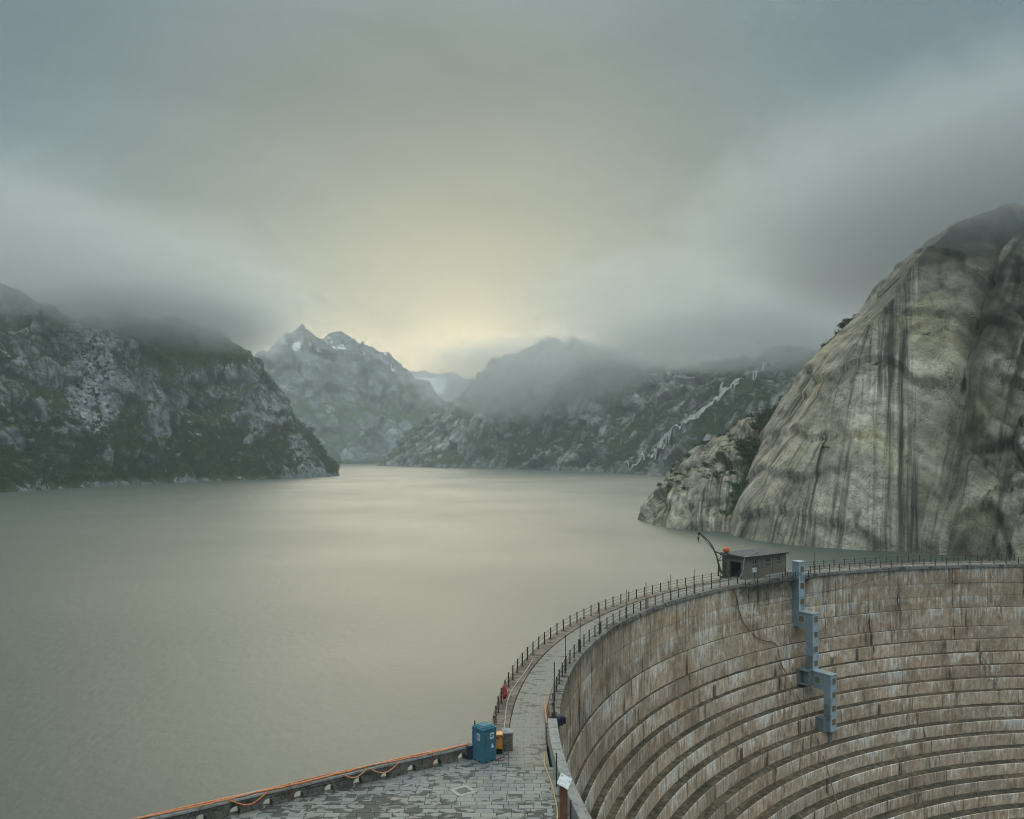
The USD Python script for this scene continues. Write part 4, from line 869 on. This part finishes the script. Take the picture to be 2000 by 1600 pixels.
# local frame: x along the window front, y back over the crest towards the lake; the doorway is in the x = 0 face
WT = 0.25
def holes(Lx, Hz, openings): 
    p = sbox(0, 0, Lx, Hz)
    for x0, z0, x1, z1 in openings: p = p.difference(sbox(x0, z0, x1, z1))
    return trimesh.creation.extrude_polygon(p, WT, engine='earcut')
WIN = [(2.0, 2.0, 2.95, 2.75), (5.2, 2.05, 6.1, 2.72), (8.1, 2.1, 9.05, 2.75)]
m = holes(HL, HH, WIN); v = m.vertices.copy(); m.vertices = np.c_[v[:, 0], v[:, 2], v[:, 1]]; m.fix_normals(); obj('wall', m, hut_wall, hut)
m = holes(HD - 2 * WT, HH, [(0.75 - WT, -0.1, 2.75 - WT, 2.45)]); v = m.vertices.copy(); m.vertices = np.c_[v[:, 2], v[:, 0] + WT, v[:, 1]]; m.fix_normals(); obj('wall', m, hut_wall, hut)
obj('wall', bx((HL / 2, HD - WT / 2, HH / 2), (HL, WT, HH)), hut_wall, hut); obj('wall', bx((HL - WT / 2, HD / 2, HH / 2), (WT, HD - 2 * WT, HH)), hut_wall, hut)
for x in (3.3, 6.9): obj('pilaster', bx((x, -0.03, HH / 2 - 0.02), (.12, .08, HH - 0.1)), hut_wall, hut)
obj('door_frame', cat_([bx((-.02, y, 1.22), (.1, .08, 2.45)) for y in (.79, 2.71)] + [bx((-.02, 1.75, 2.47), (.12, 2.1, .1))]), dark_mat, hut)
obj('door_leaf', bx((0.75, .7, 1.2), (1.0, .05, 2.3), 0.35), plain('door_grey', (0.09, 0.095, 0.1), 0.7), hut)
for i, (x0, z0, x1, z1) in enumerate(WIN):
    w = obj('window', cat_([bx(((x0 + x1) / 2, .12, z), (x1 - x0, .06, .06)) for z in (z0 + .03, z1 - .03)] + [bx((x, .12, (z0 + z1) / 2), (.06, .06, z1 - z0 - .12)) for x in (x0 + .03, (x0 + x1) / 2, x1 - .03)]), frame_mat, hut)
    obj('pane', bx(((x0 + x1) / 2, .16, (z0 + z1) / 2), (x1 - x0 - .02, .01, z1 - z0 - .02)), glass, w)
    obj('sill', bx(((x0 + x1) / 2, -.05, z0 - .045), (x1 - x0 + .2, .14, .07)), hut_wall, w)
rf = bx((HL / 2, HD / 2, HH + .09), (HL + .6, HD + .6, .18)); rf.vertices[:, 2] += 0.06 * rf.vertices[:, 1] - 0.1 * (rf.vertices[:, 0] > 5)
obj('roof', rf, roof_mat, hut)
fa = cat_([bx((HL / 2, -.325, HH + .03), (HL + .66, .05, .16)), bx((-.325, HD / 2, HH + .06), (.05, HD + .6, .16))]); obj('fascia', fa, dark_mat, hut)
obj('inside', cat_([bx((1.6, 1.9, .5), (.8, .7, 1.0)), bx((2.2, 1.2, .9), (.5, .3, 1.8)), bx((1.2, 2.4, .35), (.4, .5, .7))]), plain('workshop_clutter', (0.05, 0.055, 0.075), 0.6), hut)
obj('floor', bx((HL / 2, HD / 2, -.04), (HL - .02, HD - .02, .1)), grey_wall_mat, hut)
obj('support', bx((HL / 2, HD - .6, -2.0), (HL, 2.4, 3.85)), grey_wall_mat, hut)
def hp(x, y, z): return (HO[0] + HU[0] * x - HU[1] * y, HO[1] + HU[1] * x + HU[0] * y, CREST + z)
rope = plain('pale_rope', (0.36, 0.33, 0.27), 0.7)
obj('roof_hose', tube(spline([hp(6.6, 3.2, 3.68), hp(6.0, 2.3, 3.60), hp(4.0, 1.3, 3.52), hp(1.6, .3, 3.46), hp(-.2, -.15, 3.40), hp(-.55, -.2, 2.9), hp(-.7, -.1, 1.5), hp(-.9, .1, .7), hp(-1.5, .1, .22), hp(-2.6, .3, .2)], 60), 0.055), rope,
    label='pale hose running over the hut roof and down past the doorway', cat='hose')
obj('orange_ball', trimesh.creation.icosphere(3, .5).apply_translation(hp(.1, 3.55, 4.1)), plain('orange_buoy', (0.72, 0.12, 0.03), 0.5, var=0.12, scale=1.2), smooth=True, label='round orange ball on the corner of the hut roof', cat='ball')
t = thing('meter_box', 'small white box on a post in front of the hut corner', 'meter box', hp(.35, -1.4, .05), rz)
obj('box', cat_([bx((0, 0, 1.5), (.62, .25, .62)), bx((0, -.13, 1.5), (.5, .03, .5))]), white, t); obj('post', bx((0, 0, .6), (.09, .09, 1.2)), rail_mat, t); obj('gauge', bx((.05, -.15, 1.55), (.16, .02, .2)), dark_mat, t)
# gangway hung on the wall in front of the hut
t = thing('gangway', 'narrow dark steel gangway with railing bracketed out in front of the hut', 'gangway')
ga, gb = 2.285, 2.09
n = 12; ang = np.linspace(ga, gb, n)
m = arc_block(R_IN - 1.1, R_IN - 0.26, gb, ga, CREST - 0.42, CREST - 0.28, n=14); obj('deck', m, dark_mat, t)
for a in ang[::2]:
    obj('bracket', cat_([tube([pt(R_IN - .98, np.array(a), CREST - .45), pt(R_IN - .02, np.array(a), CREST - 1.3)], .05, 5), tube([pt(R_IN - 1.0, np.array(a), CREST - .47), pt(R_IN, np.array(a), CREST - .47)], .05, 5)]), dark_mat, t)
for a in ang[::2]:
    q = bx((0, 0, .58), (.1, .08, 1.2), a); q.apply_translation(pt(R_IN - 1.03, np.array(a), CREST - .28)); obj('post', q, rail_mat, t)
for z in (.8, .4, .05): obj('rail', tube(pt(R_IN - 1.03, np.linspace(ga, gb, 24), CREST + z - 0.05), .025, 5), rail_mat, t)
obj('kerb_block', bx(hp(6.2, -1.55, .28), (6.2, .5, .5), rz), grey_wall_mat, label='low pale concrete kerb block along the foot of the hut front', cat='kerb')
# derrick crane
green = plain('crane_steel', (0.055, 0.072, 0.062), 0.6, var=0.4, scale=3)
def bar(a, b, r, n=6): return tube([a, (np.array(a) + np.array(b)) / 2, b], r, n)
CB = np.array(hp(-.9, 3.3, 0.0))
out = np.array([-.75, .66])
def cp(s, z, side=0.0): return (s * out[0] - side * out[1], s * out[1] + side * out[0], z)
t = thing('crane', 'old dark green derrick crane leaning out over the lake beside the hut', 'crane', CB)
obj('mast', cat_([bx((0, 0, 1.75), (.34, .3, 3.5)), bx((0, 0, .12), (1.0, .9, .24)), bx((0.25, .1, 1.2), (.3, .3, 2.4))]), green, t)
J = spline([cp(.55, .9), cp(1.1, 2.9), cp(1.9, 4.6), cp(2.9, 5.7), cp(4.1, 6.35)], 14)
obj('jib', tube(J, np.linspace(.16, .1, 14), 5), green, t)
obj('stay', cat_([bar(cp(0, 3.45), J[6], .1), bar(J[6], cp(4.0, 6.5), .05)]), green, t)
obj('strut', cat_([bar(cp(.9, .1), J[2], .12), bar(cp(.1, 2.7), J[3], .06), bar(cp(.35, 3.2), J[3], .05), bar(cp(.2, .5), cp(.6, 1.4), .12)]), green, t)
for k in range(6):
    a = np.array(J[5]) + (np.array(cp(4.0, 6.45)) - np.array(J[5])) * (k + .5) / 6; obj('rung', bar(a + [0, 0, -.05], a + [.02, 0, .22], .022, 4), dark_mat, t)
obj('pulley', cat_([cyl(np.array(cp(4.15, 6.4, -.06)), np.array(cp(4.15, 6.4, .06)), .2, 12), bx(cp(4.0, 6.55), (.3, .3, .22), .7)]), dark_mat, t)
obj('hook', cat_([tube([cp(4.3, 6.3), cp(4.3, 5.9)], .03, 5), bx(cp(4.3, 5.65), (.2, .2, .55)), tube([cp(4.3, 5.4), cp(4.3, 5.15), cp(4.22, 5.02), cp(4.15, 5.1)], .04, 5)]), dark_mat, t)
# blue stair tower stepping down the face
bl = M('tower_cladding', {'g': ('geometry', {}), 'tc': ('texture_coordinate', {}), 'w': ('wave_texture', {'bands_direction': 'x', 'scale': 1.55, 'profile': 'sine'}), 'n': ('noise_texture', {'scale': 0.8, 'detail': 4}),
    'r': ('rgb_ramp', {'ramp': [(0.3, (0.21, 0.29, 0.35)), (0.7, (0.26, 0.345, 0.4))]}), 'b': ('bump', {'strength': 0.5, 'distance': 0.05}), 'p': ('principled_bsdf', {'roughness': 0.5, 'specular_ior_level': 0.4})},
    [('tc.object', 'w.vector'), ('g.position', 'n.vector'), ('n.fac', 'r.fac'), ('r.color', 'p.base_color'), ('w.fac', 'b.height'), ('b.normal', 'p.normal')], surface='p.BSDF')
bl2 = plain('tower_front', (0.36, 0.46, 0.52), 0.5, var=0.06, scale=0.8); bl_roof = plain('tower_roof', (0.5, 0.58, 0.6), 0.5, var=0.06); bl_low = plain('tower_grating', (0.17, 0.205, 0.215), 0.6, var=0.1)
win_brown = M('tower_pane', {'oi': ('object_info', {}), 'r': ('rgb_ramp', {'ramp': [(0, (0.13, 0.115, 0.085)), (0.7, (0.17, 0.15, 0.1)), (1, (0.14, 0.1, 0.075))]}), 'p': ('principled_bsdf', {'roughness': 0.25})}, [('oi.random', 'r.fac'), ('r.color', 'p.base_color')], surface='p.BSDF')
TO = (43.08, 126.0, CREST)
t = thing('stair_tower', 'pale blue enclosed stair tower stepping down the dam face', 'stair tower', TO, math.atan2(-.844, .536))
# local frame: x inwards from the wall, y along the wall to the right of the picture, z up from the crest
TW = 1.36
def slabx(poly, y0, y1):
    m = trimesh.creation.extrude_polygon(poly, y1 - y0, engine='earcut'); v = m.vertices.copy(); m.vertices = np.c_[v[:, 0], y0 + v[:, 2], v[:, 1]]; m.fix_normals(); return m
SEG = [(sbox(0, -7.5, 1.25, 2.3), ), (sbox(1.253, -7.55, 3.75, -5.2).union(sbox(2.5, -14.2, 3.75, -7.5)), ), (sbox(3.753, -16.1, 6.85, -13.7).union(sbox(5.7, -22.0, 6.85, -16)), )]
for (poly,) in SEG: obj('shaft', slabx(poly, 0, TW), bl, t)
for x, z0, z1 in ((1.25, -5.1, 2.3), (3.75, -14.2, -5.2), (6.85, -22.0, -13.7)): obj('front', bx((x + .012, TW / 2, (z0 + z1) / 2), (.02, TW - .004, z1 - z0 - .004)), bl2, t)
for x0, x1, z in ((-.0, 1.32, 2.3), (1.27, 3.83, -5.2), (3.77, 6.93, -13.7)): obj('roof', bx(((x0 + x1) / 2, TW / 2, z + .07), (x1 - x0, TW + .14, .14)), bl_roof, t)
def win(c, e, axis):
    fr_ = bx(c, e); w = obj('window', fr_, plain_white, t)
    c2 = np.array(c, float); e2 = np.array(e, float)
    if axis == 'x': c2[0] += .012; e2 = e2 - [0, .12, .12]
    else: c2[1] -= .012; e2 = e2 - [.12, 0, .12]
    obj('pane', bx(c2, e2), win_brown, w)
plain_white = plain('tower_window_frame', (0.5, 0.48, 0.42), 0.6)
for x, zs in ((1.27, (1.25, -1.3, -3.75)), (3.77, (-6.0, -8.3, -10.5, -12.6)), (6.87, (-14.6, -16.6, -18.6, -20.6))):
    for z in zs: win((x + .01, TW * .53, z), (.03, .92, .98), 'x')
win((1.75, -.012, -6.2), (1.0, .03, 1.0), 'y'); win((4.6, -.012, -14.8), (.95, .03, .95), 'y')
obj('lower_panel', bx((3.12, -.015, -12.7), (1.1, .03, 2.4)), bl_low, t); obj('lower_panel', bx((6.27, -.015, -19.2), (1.0, .03, 2.3)), bl_low, t)
obj('landing', cat_([bx((2.9, -.75, -13.55), (1.9, 1.5, .14)), bx((2.9, -.75, -15.6), (1.9, 1.5, .14)), bx((2.2, -.75, -14.6), (.5, 1.4, 1.95)), bx((3.3, -.5, -14.6), (.9, .95, 1.95))]), bl_low, t)
obj('landing', cat_([bx((5.6, -.5, -20.0), (1.6, 1.1, .12)), bx((5.6, -.5, -21.0), (1.55, 1.0, 1.9))]), bl_low, t)
obj('leg', bx((6.2, .6, -23.0), (.6, .55, 2.0)), bl_low, t); obj('leg', bx((1.6, 2.1, -13.9), (.8, .9, 2.2)), bl_low, t)
obj('bridge', cat_([bx((.5, -.55, -.33), (1.4, 1.1, .14))] + [bx((x, -1.05, .2), (.09, .09, 1.1)) for x in (.0, 1.1)] + [bx((.55, -1.05, z), (1.2, .05, .05)) for z in (.72, .3)]), dark_mat, t)
# hoses and cables on the face, ladders
HP = [(30.53, 116.32, 3.9), (31.4, 117.1, 3.55), (31.9, 117.25, 3.0), (32.35, 117.8, 2.0), (32.84, 118.22, 0.08), (33.52, 118.8, -1.52), (34.72, 119.75, -2.92), (36.2, 120.6, -4.32), (37.85, 121.9, -4.99), (39.15, 122.85, -5.36), (39.95, 123.4, -6.11), (40.05, 123.0, -7.03), (40.2, 122.4, -8.4), (41.33, 122.9, -10.3), (42.55, 122.0, -13.25), (43.75, 120.7, -15.91), (44.7, 119.3, -19.22), (45.0, 117.5, -21.54), (44.7, 114.7, -23.3), (44.6, 112.5, -25.25), (44.8, 111.9, -26.76), (45.2, 109.5, -28.6)]
obj('face_hose', tube(spline(HP[:11], 50), 0.05), dark_mat, label='dark hose drooping from the hut down the smooth upper face', cat='hose')
obj('face_hose', tube(spline(HP[10:], 60), 0.075), plain('brown_hose', (0.2, 0.12, 0.075), 0.7), label='brown hose running steeply down over the dam steps', cat='hose')
def cable(a, b, sag, r=0.035): s = np.linspace(0, 1, 24)[:, None]; p = np.array(a) * (1 - s) + np.array(b) * s; p[:, 2] -= (4 * s * (1 - s) * sag)[:, 0]; return tube(p, r, 5)
obj('cable', cable((91.5, 190.0, 1.6), (44.9, 126.0, 3.4), 0.6), dark_mat, label='thin dark cable from the foot of the rock dome to the blue tower', cat='cable')
obj('cable', cable((104, 178.5, 3.0), (62.0, 131.0, 4.3), 0.5, 0.03), dark_mat, label='thin dark cable from the dark cleft down to the crest railing', cat='cable')
obj('cable', cable((62.0, 134.3, 3.1), (36.0, 120.0, .6), 0.35, 0.03), dark_mat, label='thin dark cable strung low along the upper dam face', cat='cable')
lad = UsdGeom.Xform.Define(stage, '/World/ladder')
L0 = [(55.14, 131.1, -9.2), (57.22, 127.86, -17.2), (57.96, 122.5, -24.09), (41.65, 119.0, -16.79), (30.54, 109.3, -17.3), (43.79, 114.12, -23.36), (27.48, 111.6, -9.57)]
LW = ['uppermost of three right of the blue tower', 'middle of three right of the blue tower', 'lowest of three right of the blue tower', 'just left of the blue tower foot', 'lower one on the left part', 'below the blue tower by the brown hose', 'uppermost one on the left part']
for i, p in enumerate(L0):
    a = math.atan2(p[1] - CY, p[0] - CX); r = math.hypot(p[1] - CY, p[0] - CX) - .12
    loc = pt(r, np.array(a), p[2] - .3)
    path = '/World/ladder' if i == 0 else f'/World/ladder_{i:03d}'
    x = UsdGeom.Xform.Define(stage, path)
    x.AddTranslateOp().Set(Gf.Vec3d(*map(float, loc))); x.AddRotateZOp().Set(math.degrees(a))
    say(x.GetPrim(), 'short dark steel ladder between two dam steps, ' + LW[i], 'ladder', 'short ladders on the dam steps')
    if i == 0:
        _names[('/World', 'ladder')] = 1
        for s in (-.2, .2): obj('stile', bx((0, s, .3), (.07, .07, 2.0)), dark_mat, x.GetPrim())
        for k in range(6): obj('rung', bx((0, 0, -.5 + k * .33), (.05, .4, .05)), dark_mat, x.GetPrim())
    else:
        x.GetPrim().GetReferences().AddInternalReference('/World/ladder'); x.GetPrim().SetInstanceable(True)

# ------------------------------------------------------------------ air: haze and low cloud
haze_mat = M('haze', {'v': ('principled_volume', {'color': (0.8, 0.96, 1.0), 'density': 0.0002, 'anisotropy': 0.3})}, [], volume='v.volume')
obj('haze', bx((0, 1900, 275.4), (5400, 5800, 709.2)), haze_mat, kind='stuff')
def mist(label, c, r, dens, size, lo, hi, rot=0.0, base=0.0, seed=0):
    """A bank of low cloud: a closed lump filled with uneven fog that thins out to nothing before its surface."""
    i = _names.get(('/World', 'mist_bank'), 0)
    m = M(f'mist_{i}', {
        'tc': ('texture_coordinate', {}), 'g': ('geometry', {}), 'len': ('vector_math', {'math_type': 'length'}),
        'fall': ('map_range', {'range_type': 'smoothstep', 'from_min': 0.98, 'from_max': 0.45, 'to_min': 0.0, 'to_max': 1.0}),
        'map': ('mapping', {'mapping_type': 'point', 'scale': (1 / size, 1 / size, 1.5 / size), 'location': (seed * 3.1, seed * 1.7, seed)}),
        'n': ('noise_texture', {'scale': 1.0, 'detail': 6, 'roughness': 0.6, 'distortion': 0.9}),
        'add': ('math', {'math_type': 'multiply_add', 'value2': 0.55, 'value3': -0.3}), 'sum': ('math', {'math_type': 'add'}),
        'nm': ('map_range', {'range_type': 'smoothstep', 'from_min': lo, 'from_max': hi, 'to_min': 0.0, 'to_max': 1.0}),
        'a': ('math', {'math_type': 'multiply'}), 'b': ('math', {'math_type': 'multiply', 'value2': dens}),
        'v': ('principled_volume', {'color': (0.88, 0.97, 1.0), 'anisotropy': 0.25})},
        [('tc.object', 'len.vector1'), ('len.value', 'fall.value'), ('g.position', 'map.vector'), ('map.vector', 'n.vector'), ('fall.result', 'add.value1'),
         ('add.value', 'sum.value1'), ('n.fac', 'sum.value2'), ('sum.value', 'nm.value'), ('nm.result', 'a.value1'), ('fall.result', 'a.value2'), ('a.value', 'b.value1'), ('b.value', 'v.density')], volume='v.volume')
    s = trimesh.creation.icosphere(3, 1.0)
    x = usdkit.mesh(stage, fresh('/World', 'mist_bank'), s, m)
    x.AddTranslateOp().Set(Gf.Vec3d(*c)); x.AddRotateZOp().Set(rot); x.AddScaleOp().Set(Gf.Vec3f(*r))
    say(x.GetPrim(), label, 'mist', None, 'stuff')
mist('low cloud hiding the top of the left mountain', (-440, 700, 162), (380, 520, 70), 0.0065, 85, 0.38, 0.68, 12, seed=1)
mist('ragged mist lying along the skyline at the right end of the left mountain', (-330, 770, 142), (180, 260, 40), 0.010, 50, 0.36, 0.64, 12, seed=8)
mist('low cloud hiding the top of the right mountain', (270, 960, 180), (360, 480, 76), 0.0034, 85, 0.38, 0.68, -30, seed=2)
mist('lower cloud drifting along the right mountain above the waterfall', (260, 800, 136), (270, 250, 46), 0.0065, 60, 0.36, 0.66, -40, seed=6)
mist('torn wisps of mist on the lower left flank of the right mountain', (60, 1180, 130), (310, 230, 95), 0.0065, 45, 0.43, 0.62, 0, seed=3)
mist('grey cloud closing over the top of the rock dome', (200, 275, 104), (190, 190, 44), 0.020, 38, 0.28, 0.64, 30, seed=4)
